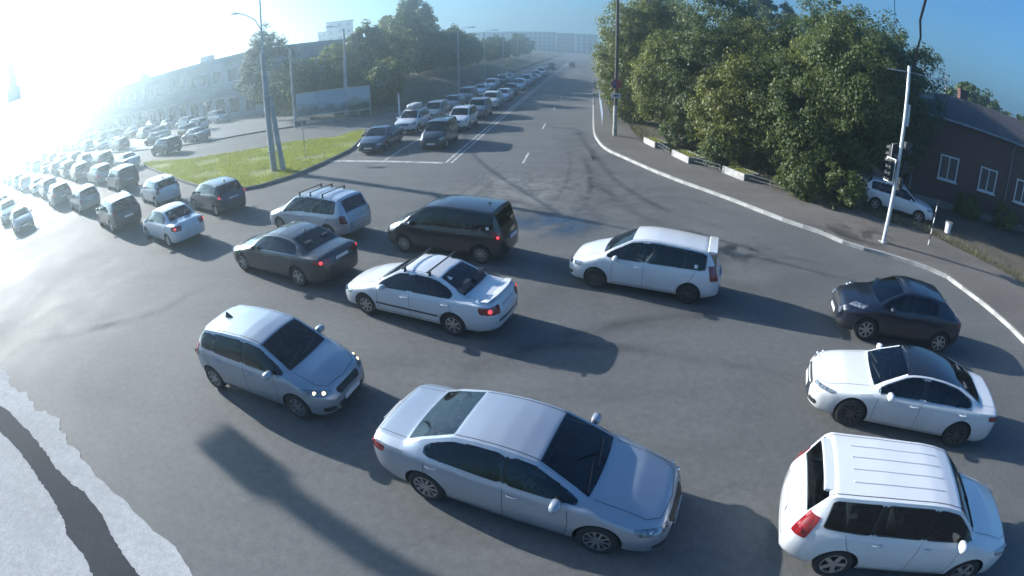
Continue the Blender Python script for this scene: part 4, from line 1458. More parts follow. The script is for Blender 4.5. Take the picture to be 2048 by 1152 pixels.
def samp_back(rg):
    i = int(rg.integers(max(0, len(bk) - 55), len(bk) - 1))
    x, y = bk[i]; x2, y2 = bk[i + 1]
    d = Vector((x2 - x, y2 - y, 0)).normalized()
    o_ = abs(rg.normal(0, .9))
    t = rg.uniform(0, 1)
    return (x + (x2 - x) * t - d.y * o_, y + (y2 - y) * t + d.x * o_, .10)
g_o = blades('weeds', 7000, samp_back, .22, .03, BLADE2, 2)
tag(g_o, 'dry weeds and grass along the back edge of the pavement', 'weeds')
def samp_bank(rg):
    s_ = 22 + 120 * rg.uniform(0, 1) ** 1.6
    o_ = rg.uniform(-24, -10.7)
    zz = np.interp(-o_, [10.6, 13, 16.5, 24], [.16, .7, 1.6, 1.9]) * min(1, max(.05, (s_ - 16) / 16))
    p = av(s_, o_ - (0 if s_ > 30 else (30 - s_) * .45), zz - .05)
    return tuple(p)
g_o = blades('dry_grass', 9000, samp_bank, .45, .05, BLADE2, 4)
tag(g_o, 'tall dry grass on the bank beside the avenue queue', 'grass')

# ------------------------------------------------------------------ trees
BARK = mat('bark', (0.09, 0.075, 0.06), .9, 0, .3, 8, .6, 30)
def crown_mesh(seed, rx, ry, rz, cz, nclump, per, lw, spread=.75, bottom=.15, top_bias=0.0):
    """leaf clumps spread through an uneven crown"""
    rg = np.random.default_rng(seed)
    C = []
    lobes = rg.normal(0, 1, (7, 3)); lobes /= np.linalg.norm(lobes, axis=1)[:, None]
    lamp_ = rg.uniform(-.30, .48, 7)
    while len(C) < nclump:
        v = rg.normal(0, 1, 3); v /= np.linalg.norm(v)
        rad = rg.uniform(.40, 1.0) ** .5 * (1.0 if rg.uniform() > .12 else rg.uniform(1.05, 1.22))
        bump_ = 1 + sum(a * max(0, v @ l_) ** 3 for a, l_ in zip(lamp_, lobes))
        p = v * rad * bump_ * np.array([rx, ry, rz])
        if p[2] < -rz * (1 - bottom) * 1.05:
            continue
        C.append(p)
    C = np.array(C)
    nrm = C / np.array([rx, ry, rz]); ln = np.linalg.norm(nrm, axis=1)[:, None] + 1e-6
    nrm = nrm / ln
    n_ = nclump * per
    cr = rg.uniform(.5, 1.15, nclump) * spread
    idx = np.repeat(np.arange(nclump), per)
    d = rg.normal(0, 1, (n_, 3)); d /= np.linalg.norm(d, axis=1)[:, None]
    rr_ = rg.uniform(0, 1, n_) ** .45
    off = d * (rr_ * cr[idx])[:, None]
    off[:, 2] *= .72
    off[:, 2] -= .25 * (off[:, 0] ** 2 + off[:, 1] ** 2) / (spread + .01)
    P_ = C[idx] + off + np.array([0, 0, cz])
    P_[:, 2] = np.maximum(P_[:, 2], .12)
    nn = .55 * nrm[idx] + .5 * d + rg.normal(0, .55, (n_, 3)) + np.array([0, 0, .35])
    nn /= np.linalg.norm(nn, axis=1)[:, None]
    a = np.cross(nn, rg.normal(0, 1, (n_, 3))); a /= np.linalg.norm(a, axis=1)[:, None] + 1e-9
    b = np.cross(nn, a)
    s1 = lw * rg.uniform(.6, 1.3, n_)[:, None]
    s2 = s1 * rg.uniform(.45, .75, n_)[:, None]
    V = np.zeros((n_, 4, 3))
    V[:, 0] = P_ - a * s1; V[:, 1] = P_ - b * s2 + a * s1 * .1; V[:, 2] = P_ + a * s1; V[:, 3] = P_ + b * s2 + a * s1 * .1
    me = bpy.data.meshes.new('crown')
    me.vertices.add(n_ * 4); me.vertices.foreach_set('co', V.reshape(-1))
    me.loops.add(n_ * 4); me.loops.foreach_set('vertex_index', np.arange(n_ * 4, dtype=np.int32))
    me.polygons.add(n_); me.polygons.foreach_set('loop_start', np.arange(0, n_ * 4, 4, dtype=np.int32))
    me.update(calc_edges=True)
    return me, C + np.array([0, 0, cz])
def trunk_mesh(h, r0, clumps, nl=7, seed=0):
    mb = MB()
    rg = random.Random(seed)
    k = 6
    pts = [Vector((.12 * math.sin(i * 1.1 + seed) * i / k, .12 * math.cos(i * .9 + seed) * i / k, h * i / k - .1 * (i == 0))) for i in range(k + 1)]
    mb.tube(pts, r0, r0 * .35, 8)
    cs = sorted(range(len(clumps)), key=lambda i: rg.random())[:nl]
    for i in cs:
        c = Vector(clumps[i])
        zs = min(h * .9, max(h * .25, c.z * .55))
        b = pts[min(k, int(zs / h * k))]
        m1 = b.lerp(c, .5) + Vector((0, 0, -.15))
        mb.tube([b, m1, c], r0 * .4, r0 * .1, 5)
    return mb.mesh(smooth=True)
LEAF_A = leaf_mat('leaf_maple', (0.10, 0.14, 0.026), (0.23, 0.235, 0.055), .5)
LEAF_B = leaf_mat('leaf_dark', (0.06, 0.095, 0.025), (0.14, 0.17, 0.045), .5)
LEAF_C = leaf_mat('leaf_willow', (0.09, 0.11, 0.06), (0.15, 0.17, 0.10))
LEAF_Y = leaf_mat('leaf_yellowing', (0.11, 0.135, 0.025), (0.21, 0.215, 0.05), .5)
TV = {}
def tree_variant(key):
    if key in TV:
        return TV[key]
    spec = {
        # rx ry rz cz clumps per leaf  trunk
        'bush0': (2.6, 2.6, 3.3, 3.3, 210, 135, .086, .8, 3.8, .11),
        'bush1': (2.9, 2.5, 3.6, 3.6, 230, 135, .086, .8, 4.2, .12),
        'bush2': (2.3, 2.5, 2.9, 2.8, 180, 135, .086, .75, 3.4, .10),
        'tall0': (3.2, 3.2, 4.4, 6.2, 240, 110, .105, .9, 7.0, .19),
        'tall1': (2.9, 3.1, 5.0, 6.6, 240, 110, .105, .9, 8.0, .2),
        'far0': (3.6, 3.6, 4.6, 5.6, 130, 60, .27, 1.0, 7.0, .2),
        'far1': (4.2, 3.8, 4.0, 4.9, 130, 60, .27, 1.0, 6.0, .2),
        'far2': (3.0, 3.0, 5.4, 6.4, 130, 60, .27, .9, 8.0, .2),
        'poplar': (1.5, 1.5, 6.0, 7.6, 130, 70, .17, .7, 10.0, .2),
        'willow': (2.9, 2.7, 4.2, 6.6, 170, 70, .13, .85, 7.5, .2),
        'shrub': (1.1, 1.1, .95, .9, 60, 60, .09, .45, 1.0, .04),
    }[key]
    rx, ry, rz, cz, nc, per, lw, sp, th, tr = spec
    sd = abs(hash(key)) % 1 + sum(ord(c) for c in key)
    cm, cl = crown_mesh(sd, rx, ry, rz, cz, nc, per, lw, sp, bottom=.2 if 'tall' in key or key == 'willow' else .05)
    TV[key] = (cm, trunk_mesh(th, tr, cl, 9, sd))
    TV[key][1].materials.append(BARK)
    return TV[key]
def tree(key, loc, sc_, rz, leaf, label, group=None, name='tree', cat='tree'):
    cm, tm = tree_variant(key)
    t = empty(name, loc, rz)
    t.scale = (sc_[0], sc_[0], sc_[1])
    tag(t, label, cat, group)
    if not cm.materials:
        cm.materials.append(leaf)
    o = link('crown', cm, t)
    o.material_slots[0].link = 'OBJECT'
    o.material_slots[0].material = leaf
    link('trunk', tm, t)
    return t
G1 = 'trees behind the pavement on the right'
# right hand thicket, front row from the avenue towards the brick house
front_row = [
    ('bush1', (9.9, 43.3), (1.05, 1.25), LEAF_A, 'leafy tree overhanging the railing at the mouth of the avenue'),
    ('bush0', (11.2, 37.0), (1.0, 1.15), LEAF_A, 'leafy tree right behind the post with the round sign'),
    ('bush1', (13.2, 33.2), (.95, 1.05), LEAF_B, 'dense green tree behind the smallest far planter'),
    ('bush2', (13.4, 29.4), (1.05, 1.15), LEAF_Y, 'yellow green tree bulging out behind the middle planter'),
    ('bush0', (15.3, 27.6), (.95, 1.05), LEAF_B, 'dark dense tree between the middle and the near planter'),
    ('bush2', (16.2, 25.0), (.95, 1.1), LEAF_B, 'dark tree reaching down to the rail right of the near planter'),
    ('bush1', (18.2, 24.8), (1.05, 1.28), LEAF_B, 'large dark tree nearest the signal pole, beside the brick house'),
    ('bush0', (18.3, 27.6), (1.1, 1.36), LEAF_A, 'tall leafy tree rising behind the dark trees near the signal pole'),
]
for i, (k, p, sc_, lf, lb) in enumerate(front_row):
    tree(k, (p[0], p[1], .08), sc_, i * 1.3, lf, lb, G1)
back_row = [
    ('tall0', (12.4, 45.5), (1.05, 1.12), LEAF_A, 'tall tree at the top left of the right hand thicket'),
    ('tall1', (15.5, 37.5), (1.0, 1.05), LEAF_B, 'tall dark tree behind the leafy tree at the round sign'),
    ('tall0', (17.6, 33.6), (.9, .92), LEAF_A, 'tall tree behind the dense tree of the far planter'),
    ('tall1', (20.6, 31.5), (1.0, .95), LEAF_B, 'broad tree in the middle of the second row of the thicket'),
    ('tall0', (22.0, 27.8), (1.0, 1.0), LEAF_A, 'tall tree with sunlit top at the right end of the thicket'),
    ('tall1', (22.2, 24.6), (.8, .84), LEAF_B, 'dark tree squeezed between the thicket and the brick house'),
    ('poplar', (31, 62), (1.3, 1.25), LEAF_B, 'narrow dark poplar poking up behind the thicket'),
    ('poplar', (34, 60), (1.3, 1.1), LEAF_B, 'shorter poplar beside the narrow dark poplar'),
    ('tall1', (15.5, 52), (1.0, .95), LEAF_A, 'tree on the right of the avenue just past the railing'),
    ('tall0', (17.2, 61), (1.0, .9), LEAF_B, 'darker tree on the right of the avenue, second past the railing'),
    ('far0', (19.2, 73), (.9, .95), LEAF_A, 'tree on the right of the avenue, third past the railing'),
    ('far1', (21.0, 86), (.9, .95), LEAF_A, 'tree on the right of the avenue, fourth past the railing'),
    ('far0', (23.5, 102), (.9, .95), LEAF_B, 'tree on the right of the avenue, fifth past the railing'),
    ('far2', (26.5, 122), (.9, .95), LEAF_A, 'farthest tree on the right of the avenue'),
]
for i, (k, p, sc_, lf, lb) in enumerate(back_row):
    tree(k, (p[0], p[1], .05), sc_, i * 2.1, lf, lb, G1)
for i, (x, y, lb) in enumerate([(14.6, 22.6, 'low shrub at the foot of the dark tree right of the near planter'), (16.6, 21.6, 'low shrub in the shade left of the signal pole'), (12.2, 28.4, 'low shrub between the middle and near planters'), (10.9, 33.2, 'low shrub beside the far planter')]):
    tree('shrub', (x, y, .08), (1, 1), i * 1.7, LEAF_B, lb, 'low shrubs under the thicket', 'shrub', 'shrub')

# left hand wood along the avenue
G2 = 'trees of the wood left of the avenue'
rg = random.Random(21)
wood = []
rows_w = [(27, -24, 'far1', .62), (31, -22, 'far1', .74), (36, -20, 'far0', .84), (40, -27, 'far2', .6), (43, -20, 'far1', 1.0), (47, -26, 'far0', .72), (50, -20, 'far2', 1.02), (57, -26, 'far2', 1.0), (58, -20, 'far1', 1.16), (66, -25, 'far2', 1.3), (73, -26, 'far0', 1.3), (63, -21, 'far0', 1.04), (70, -21, 'far1', .98), (78, -21, 'far0', .9), (88, -21, 'far1', .82), (99, -21, 'far0', .76), (112, -21, 'far1', .74), (126, -20, 'far0', .74), (142, -20, 'far1', .76), (160, -19, 'far2', .8), (180, -19, 'far1', .9), (67, -18.5, 'far1', .8), (74, -18.5, 'far0', .8), (83, -18.5, 'far1', .75), (93, -18.5, 'far0', .72), (105, -18.5, 'far1', .7), (118, -18, 'far0', .68), (134, -18, 'far1', .68), (151, -17.5, 'far0', .7)]
for i, (s_, o_, k, sc_) in enumerate(rows_w):
    p = av(s_, o_ + rg.uniform(-1, 1), 1.5 * min(1, (s_ - 16) / 16))
    row_ = 0 if o_ > -18.7 and s_ < 155 else (1 if o_ > -23.5 else 2)
    dep = ['roadside', 'front', 'back'][row_]
    n_same = sum(1 for r_ in rows_w[:i] if (0 if r_[1] > -18.7 and r_[0] < 155 else (1 if r_[1] > -23.5 else 2)) == row_)
    ordn = ['first', 'second', 'third', 'fourth', 'fifth', 'sixth', 'seventh', 'eighth', 'ninth', 'tenth', 'eleventh', 'twelfth', 'thirteenth', 'fourteenth', 'fifteenth', 'sixteenth', 'seventeenth'][n_same]
    tree(k, p, (sc_ * .85, sc_ * rg.uniform(.93, 1.04)), i * 1.1, [LEAF_B, LEAF_A, LEAF_B][i % 3], '%s tree from the billboard in the %s row of the wood on the bank' % (ordn, dep), G2)
tree('willow', (-27.2, 55.5, .05), (1.0, 1.02), .4, LEAF_C, 'pale silvery tree standing at the corner of the long shop building', None)
for i, (x, y, sx, lb) in enumerate([(-24.0, 60, .62, 'bushy tree behind the left half of the billboard'), (-19, 60.5, .58, 'bushy tree behind the middle of the billboard'), (-29.5, 62, .62, 'tree behind the pale silvery tree'), (-13.5, 58, .62, 'bushy tree behind the right end of the billboard')]):
    tree('far1', (x, y, .05), (sx, sx), i * 1.9, LEAF_A, lb, G2)
# ------------------------------------------------------------------ buildings
def window_meshes(w, h):
    fr = MB()
    t = .09
    for c, sz in (((0, 0, h / 2 - t / 2), (w, .10, t)), ((0, 0, -h / 2 + t / 2), (w, .10, t)), ((-w / 2 + t / 2, 0, 0), (t, .10, h - 2 * t)), ((w / 2 - t / 2, 0, 0), (t, .10, h - 2 * t)), ((0, 0, 0), (.07, .09, h - 2 * t))):
        fr.box(c, sz)
    gl = MB().box((0, .02, 0), (w - .08, .03, h - .08))
    si = MB().box((0, -.08, -h / 2 - .04), (w + .2, .22, .06))
    return fr.mesh(), gl.mesh(), si.mesh()
WGLASS = mat('window_glass', (0.03, 0.04, 0.05), .06, 0, .3, .3, spec=.8)
WFRAME = mat('window_frame', (0.62, 0.63, 0.63), .5, 0, .1)
def add_window(parent, ms, p, rz, sill=True):
    f = link('window', ms[0], parent, WFRAME); f.location = p; f.rotation_euler = (0, 0, rz)
    g_ = link('pane', ms[1], f, WGLASS)
    if sill:
        link('sill', ms[2], f, WFRAME)
def wall_box(parent, name, m, p0, p1, depth, z0, z1, inset=0.0):
    """box whose front face runs p0->p1 and that goes back to the left of that direction"""
    d = (p1 - p0); L = d.length; d = d.normalized(); n_ = Vector((-d.y, d.x, 0))
    c = p0 + d * L / 2 + n_ * depth / 2
    return MB().box((0, 0, 0), (L, depth, z1 - z0)).build(name, m, parent), c, math.atan2(d.y, d.x), n_, d, L
def place(o, c, rz, z):
    o.location = (c.x, c.y, z); o.rotation_euler = (0, 0, rz)

# long two storey shop building on the left
PLASTER = mat('pale_plaster', (0.42, 0.43, 0.42), .85, 0, .15, .4, .2, 20)
BAND = mat('fascia_band', (0.22, 0.27, 0.30), .6, 0, .15, .3)
p1 = Vector((-30.5, 63.5, 0)); p0 = p1 + Vector((-.92, .392, 0)) * 118
shop = empty('shop_building', (p1.x, p1.y, 0))
tag(shop, 'long pale two storey shop building behind the parking lot', 'building')
Mi = Matrix.Translation(-Vector((p1.x, p1.y, 0)))
o, c, rz, n_, d, L = wall_box(shop, 'wall', PLASTER, p0, p1, 22, 0, 8.2)
place(o, c - p1, rz, 4.1)
o2, c2, *_ = wall_box(shop, 'cornice', BAND, p0 - d * .3 - n_ * .35, p1 + d * .3 - n_ * .35, 22.7, 0, .7)
place(o2, c2 - p1, rz, 8.55)
o3, c3, *_ = wall_box(shop, 'shop_fascia', BAND, p0 - n_ * .5, p1 - n_ * .5, .5, 0, .9)
place(o3, c3 - p1, rz, 3.75)
wm1, wm2 = window_meshes(2.2, 1.9), window_meshes(2.6, 2.3)
k = 0
x = 2.5
while x < L - 2:
    for ms, z in ((wm1, 6.1), (wm2, 1.75)):
        q = p0 + d * x - n_ * .03 - p1
        add_window(shop, ms, (q.x, q.y, z), rz, z > 3)
    x += 3.7
for i, xx in enumerate((20, 44, 70, 95)):        # rooftop vents
    q = p0 + d * xx + n_ * 6 - p1
    ob = MB().box((0, 0, 0), (2.2, 1.6, 1.4)).build('roof_vent', PLASTER, shop)
    place(ob, q, rz, 9.4)

# brick house on the right
def brick_mat():
    m, n, l, b = pbsdf('brick_wall')
    tc = n.new('ShaderNodeTexCoord')
    mp = n.new('ShaderNodeMapping'); mp.inputs['Rotation'].default_value = (R(90), 0, 0)
    l.new(tc.outputs['Object'], mp.inputs['Vector'])
    br = n.new('ShaderNodeTexBrick'); br.inputs['Scale'].default_value = 1.0
    br.inputs['Brick Width'].default_value = .26; br.inputs['Row Height'].default_value = .08; br.inputs['Mortar Size'].default_value = .008
    br.inputs['Color1'].default_value = (.13, .05, .034, 1); br.inputs['Color2'].default_value = (.10, .04, .03, 1); br.inputs['Mortar'].default_value = (.15, .135, .125, 1)
    l.new(mp.outputs[0], br.inputs['Vector'])
    l.new(br.outputs['Color'], b.inputs['Base Color']); b.inputs['Roughness'].default_value = .9
    bp = n.new('ShaderNodeBump'); bp.inputs['Strength'].default_value = .4; bp.inputs['Distance'].default_value = .01; bp.invert = True
    l.new(br.outputs['Fac'], bp.inputs['Height']); l.new(bp.outputs[0], b.inputs['Normal'])
    return m
BRICK = brick_mat()
ROOFM = mat('dark_sheet_roof', (0.06, 0.05, 0.05), .6, .2, .2, 1.0)
GALV_ = mat('zinc_gutter', (.30, .31, .32), .5, .5, .2, 3)
h0, h1 = Vector((24.0, 24.6, 0)), Vector((43.3, 16.4, 0))
house = empty('brick_house', (h0.x, h0.y, .1))
tag(house, 'dark red brick house behind the signal pole at the right edge', 'building')
o, c, rz, n_, d, L = wall_box(house, 'wall', BRICK, h0, h1, 9, 0, 5.7)
place(o, c - h0, rz, 2.85)
rf_ = MB()
ov = .5
pts = [(-L / 2 - ov, -4.5 - ov, 5.65), (L / 2 + ov, -4.5 - ov, 5.65), (L / 2 + ov, 4.5 + ov, 5.65), (-L / 2 - ov, 4.5 + ov, 5.65), (-L / 2 + 4, 0, 7.2), (L / 2 - 4, 0, 7.2)]
pts += [(x_, y_, z_ - .14) for x_, y_, z_ in pts[:4]]
rf_.add(pts, [(0, 1, 5, 4), (1, 2, 5), (2, 3, 4, 5), (3, 0, 4), (6, 7, 1, 0), (7, 8, 2, 1), (8, 9, 3, 2), (9, 6, 0, 3), (9, 8, 7, 6)])
ro = rf_.build('roof', ROOFM, house); place(ro, c - h0, rz, 0.03)
pl_ = MB().box((0, 0, 0), (L + .12, 9.12, .5)).build('plinth', mat('plinth', (.2, .19, .18), .9), house); place(pl_, c - h0, rz, .2)
wmh = window_meshes(1.5, 1.55)
for xx in (3.0, 6.4, 9.8, 13.2):
    q = h0 + d * xx - n_ * .03 - h0
    add_window(house, wmh, (q.x, q.y, 2.6), rz)
for yy in (2.5, 6.2):
    q = n_ * yy - d * .03
    add_window(house, wmh, (q.x, q.y, 2.6), rz - math.pi / 2)
ew = -4.5 - ov - .06
mb = MB(); mb.tube([(-L / 2 - ov, ew, 5.60), (L / 2 + ov, ew, 5.56)], .065, n=8); g_ = mb.build('gutter', GALV_, house, True); place(g_, c - h0, rz, 0)
for xx in (-L / 2 + .25, -L / 2 + 8.2, L / 2 - .4):
    mb = MB(); mb.tube([(xx, ew, 5.55), (xx, -4.62, 5.1), (xx, -4.62, .35), (xx, -4.8, .2)], .05, n=8); g_ = mb.build('downpipe', GALV_, house, True); place(g_, c - h0, rz, 0)
for (x_, y_) in ((-L / 2 + 6, .8), (L / 2 - 6, -.6)):
    mb = MB(); mb.box((x_, y_, 7.1), (.7, .55, 1.5)); mb.box((x_, y_, 7.9), (.85, .7, .12)); g_ = mb.build('chimney', BRICK, house); place(g_, c - h0, rz, 0)
mb = MB(); mb.box((0, -4.53, 4.9), (L + .1, .12, .16)); g_ = mb.build('string_course', BRICK, house); place(g_, c - h0, rz, 0)
for k_ in range(int((L + 1) / .62)):
    xx = -L / 2 - ov + .3 + k_ * .62
    u = min(1, (xx + L / 2 + ov) / (4 + ov), (L / 2 + ov - xx) / (4 + ov))
    mb = MB(); mb.tube([(xx, -4.5 - ov, 5.69), (xx, (-4.5 - ov) * (1 - u), 5.69 + (7.2 - 5.65) * u)], .018, n=4); g_ = mb.build('roof_seam', ROOFM, house); place(g_, c - h0, rz, .03)
for k_, (xx, yy) in enumerate(((4.8, -1.0), (8.1, -1.1), (11.6, -.9), (15.0, -1.2))):
    q = h0 + d * xx + n_ * yy
    tree('shrub', (q.x, q.y, .08), (.75, .7 + .1 * (k_ % 2)), k_ * 1.4, LEAF_A, '%s low shrub along the wall of the brick house' % ['first', 'second', 'third', 'fourth'][k_], 'shrubs along the brick house', 'shrub', 'shrub')
# small gabled dormer house farther back
gh = far(1862, 235, 60)
gb = empty('gabled_house', (gh.x, gh.y, 0))
tag(gb, 'pale gable of a small house above the brick house roof', 'building')
gz = gh.z
mbg = MB()
mbg.box((0, 0, gz / 2 + .3), (4, 6, gz + .6))
w_ = mbg.build('wall', PLASTER, gb)
mbg = MB()
mbg.add([(-2.4, -3.3, gz + .5), (2.4, -3.3, gz + .5), (0, -3.3, gz + 2.2), (-2.4, 3.3, gz + .5), (2.4, 3.3, gz + .5), (0, 3.3, gz + 2.2)], [(0, 1, 2), (3, 5, 4), (0, 2, 5, 3), (1, 4, 5, 2), (0, 3, 4, 1)])
mbg.build('roof', ROOFM, gb)
gb.rotation_euler = (0, 0, R(-35))

# far blocks
def block(label, pxl, pxr, pytop, D, col, storeys, name='apartment_block', depth=14):
    storeys = max(3, int(round(far((pxl + pxr) / 2, pytop, D).z / 2.9)))
    a, b = far(pxl, pytop, D), far(pxr, pytop, D)
    H_ = (a.z + b.z) / 2
    root = empty(name, (a.x, a.y, 0))
    tag(root, label, 'building')
    d = Vector((b.x - a.x, b.y - a.y, 0)); L = d.length; rz = math.atan2(d.y, d.x); root.rotation_euler = (0, 0, rz)
    m = mat('block_%s' % '_'.join('%d' % (c * 100) for c in col), col, .8, 0, .1, .1)
    MB().box((L / 2, depth / 2, H_ / 2), (L, depth, H_)).build('wall', m, root)
    MB().box((L / 2, depth / 2, H_ + .25), (L + .6, depth + .6, .5)).build('roof', mat('flat_roof', (.12, .12, .12), .9), root)
    win = MB()
    fh = H_ / storeys
    nx = max(2, int(L / 3.2))
    for i in range(nx):
        for j in range(storeys):
            win.box(((i + .5) * L / nx, -.04, (j + .55) * fh), (1.5, .1, 1.45))
    win.build('windows', WGLASS, root, kind='stuff')
    bal = MB()
    for i in range(1, nx, 3):
        for j in range(1, storeys):
            bal.box(((i + .5) * L / nx, -.6, (j + .22) * fh), (2.6, 1.1, 1.0))
    bal.build('balconies', mat('balcony', (.4, .42, .44), .8), root, kind='stuff')
block('tall apartment tower rising above the left hand wood', 652, 706, 44, 230, (.33, .34, .35), 12)
block('lower wing left of the tall apartment tower', 636, 652, 66, 231, (.36, .37, .37), 10)
block('long pale apartment block closing the view down the avenue', 935, 1112, 66, 390, (.40, .42, .44), 9)
block('dark apartment block beside the end of the avenue', 1113, 1150, 68, 380, (.22, .23, .26), 9)
block('narrow white apartment block right of the end of the avenue', 1152, 1196, 70, 370, (.5, .5, .5), 9)
block('faint tower far beyond the long shop building', 268, 304, 112, 220, (.35, .36, .38), 9)
block('faint block at the left edge beyond the parked cars', 0, 26, 196, 260, (.35, .36, .38), 8)
# far trees behind the brick house
for i in range(9):
    a_ = R(52 - i * 2.3)
    D_ = 70 + 12 * math.sin(i * 2.1)
    tree('far%d' % (i % 3), (math.cos(a_) * D_, math.sin(a_) * D_, 0), (.85, .80 + .12 * math.sin(i * 1.3)), i * 1.2, LEAF_B, '%s tree from the left in the row far behind the brick house' % ['first', 'second', 'third', 'fourth', 'fifth', 'sixth', 'seventh', 'eighth', 'ninth'][i], 'far trees behind the brick house')

# ------------------------------------------------------------------ poles, signs, signals
CONC = mat('pole_concrete', (0.42, 0.42, 0.41), .85, 0, .2, 3, .3, 30)
GALV = mat('galvanised', (0.50, 0.51, 0.52), .4, .6, .2, 5)
WOOD = mat('weathered_pole', (0.10, 0.085, 0.07), .9, 0, .3, 6, .4, 30)
SIGDARK = mat('signal_housing', (0.02, 0.022, 0.024), .5, 0, .1)
SIGWHITE = mat('signal_board_white', (0.66, 0.67, 0.66), .5, 0, .1)
LENS = mat('dark_lens', (0.03, 0.03, 0.03), .1, 0, 0, coat=1)
def lamp_head(parent, p, d):
    d = Vector(d).normalized()
    mb = MB()
    mb.tube([Vector(p), Vector(p) + d * .15, Vector(p) + d * .7, Vector(p) + d * .85], .07, .05, 8)
    mb.box(Vector(p) + d * .5 + Vector((0, 0, .02)), (.5, .22, .12), math.atan2(d.y, d.x), .7)
    mb.build('lamp_head', GALV, parent, True)
# braced double pole on the island with a street lamp
b0 = at(553, 345)
t = empty('street_lamp', (b0.x, b0.y, .12))
tag(t, 'braced concrete street lamp standing on the grass island', 'street lamp')
mb = MB(); mb.tube([(-.12, 0, -.1), (-.16, .05, 7.2)], .21, .16, 10); mb.build('pole', CONC, t, True)
mb = MB(); mb.tube([(.55, -.1, -.1), (.16, 0, 4.6)], .18, .13, 10); mb.build('brace', CONC, t, True)
mb = MB(); mb.tube([(-.16, .05, 6.4), (-.2, .08, 9.0), (-.25, .1, 11.2)], .06, .045, 8); mb.build('mast', GALV, t, True)
mb = MB(); mb.tube([(-.2, .08, 8.6), (-.7, .3, 9.35), (-1.6, .75, 9.85), (-2.3, 1.1, 10.1)], .04, .035, 8); mb.build('arm', GALV, t, True)
lamp_head(t, (-2.3, 1.1, 10.1), (-.87, .42, .12))
for z in (1.2, 4.6, 6.5):
    MB().box((-.12, .02, z), (.48, .48, .07)).build('band', GALV, t)
def plain_lamp(base, h, arm, label, thick=.14, name='street_lamp', armz=.4, mm=CONC):
    t = empty(name, (base.x, base.y, .0))
    tag(t, label, 'street lamp', 'street lamps')
    mb = MB(); mb.tube([(0, 0, -.05), (0, 0, h * .6), (0, 0, h)], thick, thick * .6, 10); mb.build('pole', mm, t, True)
    a = Vector(arm)
    mb = MB(); mb.tube([(0, 0, h - .3), tuple(a * .4 + Vector((0, 0, h + armz * .8))), tuple(a + Vector((0, 0, h + armz)))], .035, .03, 7); mb.build('arm', GALV, t, True)
    lamp_head(t, a + Vector((0, 0, h + armz)), a)
    return t
plain_lamp(at(592, 256), 7.8, (-.6, -1.0, 0), 'thin street lamp left of the billboard')
t3 = plain_lamp(at(697, 232), 9.2, (-.9, -.9, 0), 'street lamp standing in front of the billboard')
mb = MB(); mb.tube([(-.35, .1, -.05), (-.10, .05, 6.0)], .13, .10, 8); mb.build('brace', CONC, t3, True)
MB().box((-.42, -.25, 1.35), (.34, .2, .62)).build('switch_box', SIGWHITE, t3)
for i, s_ in enumerate((44, 62, 82, 104, 130, 160)):
    plain_lamp(av(s_, -10.2), 8.6, (1.6, -.25, 0), '%s street lamp beyond the billboard along the left edge of the avenue' % ['first', 'second', 'third', 'fourth', 'fifth', 'sixth'][i], .12)
# cable between the two left poles
cb = MB()
A_, B_ = Vector((b0.x - .16, b0.y + .05, 6.9)), Vector((at(592, 256).x, at(592, 256).y, 7.3))
cb.tube([A_.lerp(B_, k / 12) + Vector((0, 0, -.5 * math.sin(math.pi * k / 12))) for k in range(13)], .035, n=6)
tag(cb.build('overhead_cable', PLASTIC, None, True), 'sagging dark cable between the braced lamp and the thin lamp', 'cable')
# right timber pole with round sign
u0 = at(1229, 275)
t = empty('utility_pole', (u0.x, u0.y, .12)); tag(t, 'dark utility pole carrying a round sign on the right pavement', 'utility pole')
mb = MB(); mb.tube([(0, 0, -.1), (.0, 0, 6), (.02, 0, 12.5)], .14, .10, 10); mb.build('pole', WOOD, t, True)
mb = MB(); mb.tube([(0, 0, .02), (0, 0, 2.2)], .155, .15, 10); mb.build('painted_base', KERBW, t, True)
sg_ = empty('road_sign', (u0.x, u0.y, .12)); tag(sg_, 'round blue no stopping sign with white plate below on the utility pole', 'sign')
zc = far(1233, 168, math.hypot(u0.x, u0.y)).z - .12
mb = MB(); mb.tube([(-.03, -.185, zc), (-.04, -.21, zc)], .36, n=28); mb.build('rim_disc', mat('sign_red', (.35, .02, .02), .5), sg_)
mb = MB(); mb.tube([(-.04, -.212, zc), (-.04, -.222, zc)], .30, n=28); mb.build('blue_disc', mat('sign_blue', (.015, .03, .16), .5), sg_)
mb = MB(); mb.box((-.045, -.23, zc), (.60, .012, .06), M=Matrix.Rotation(R(45), 3, 'Y')); mb.build('red_bar', mat('sign_red', (.35, .02, .02)), sg_)
zp = far(1233, 191, math.hypot(u0.x, u0.y)).z - .12
MB().box((-.03, -.2, zp), (.62, .02, .34)).build('white_plate', SIGWHITE, sg_)
MB().box((-.03, -.215, zp), (.36, .008, .12)).build('plate_mark', GAP, sg_)
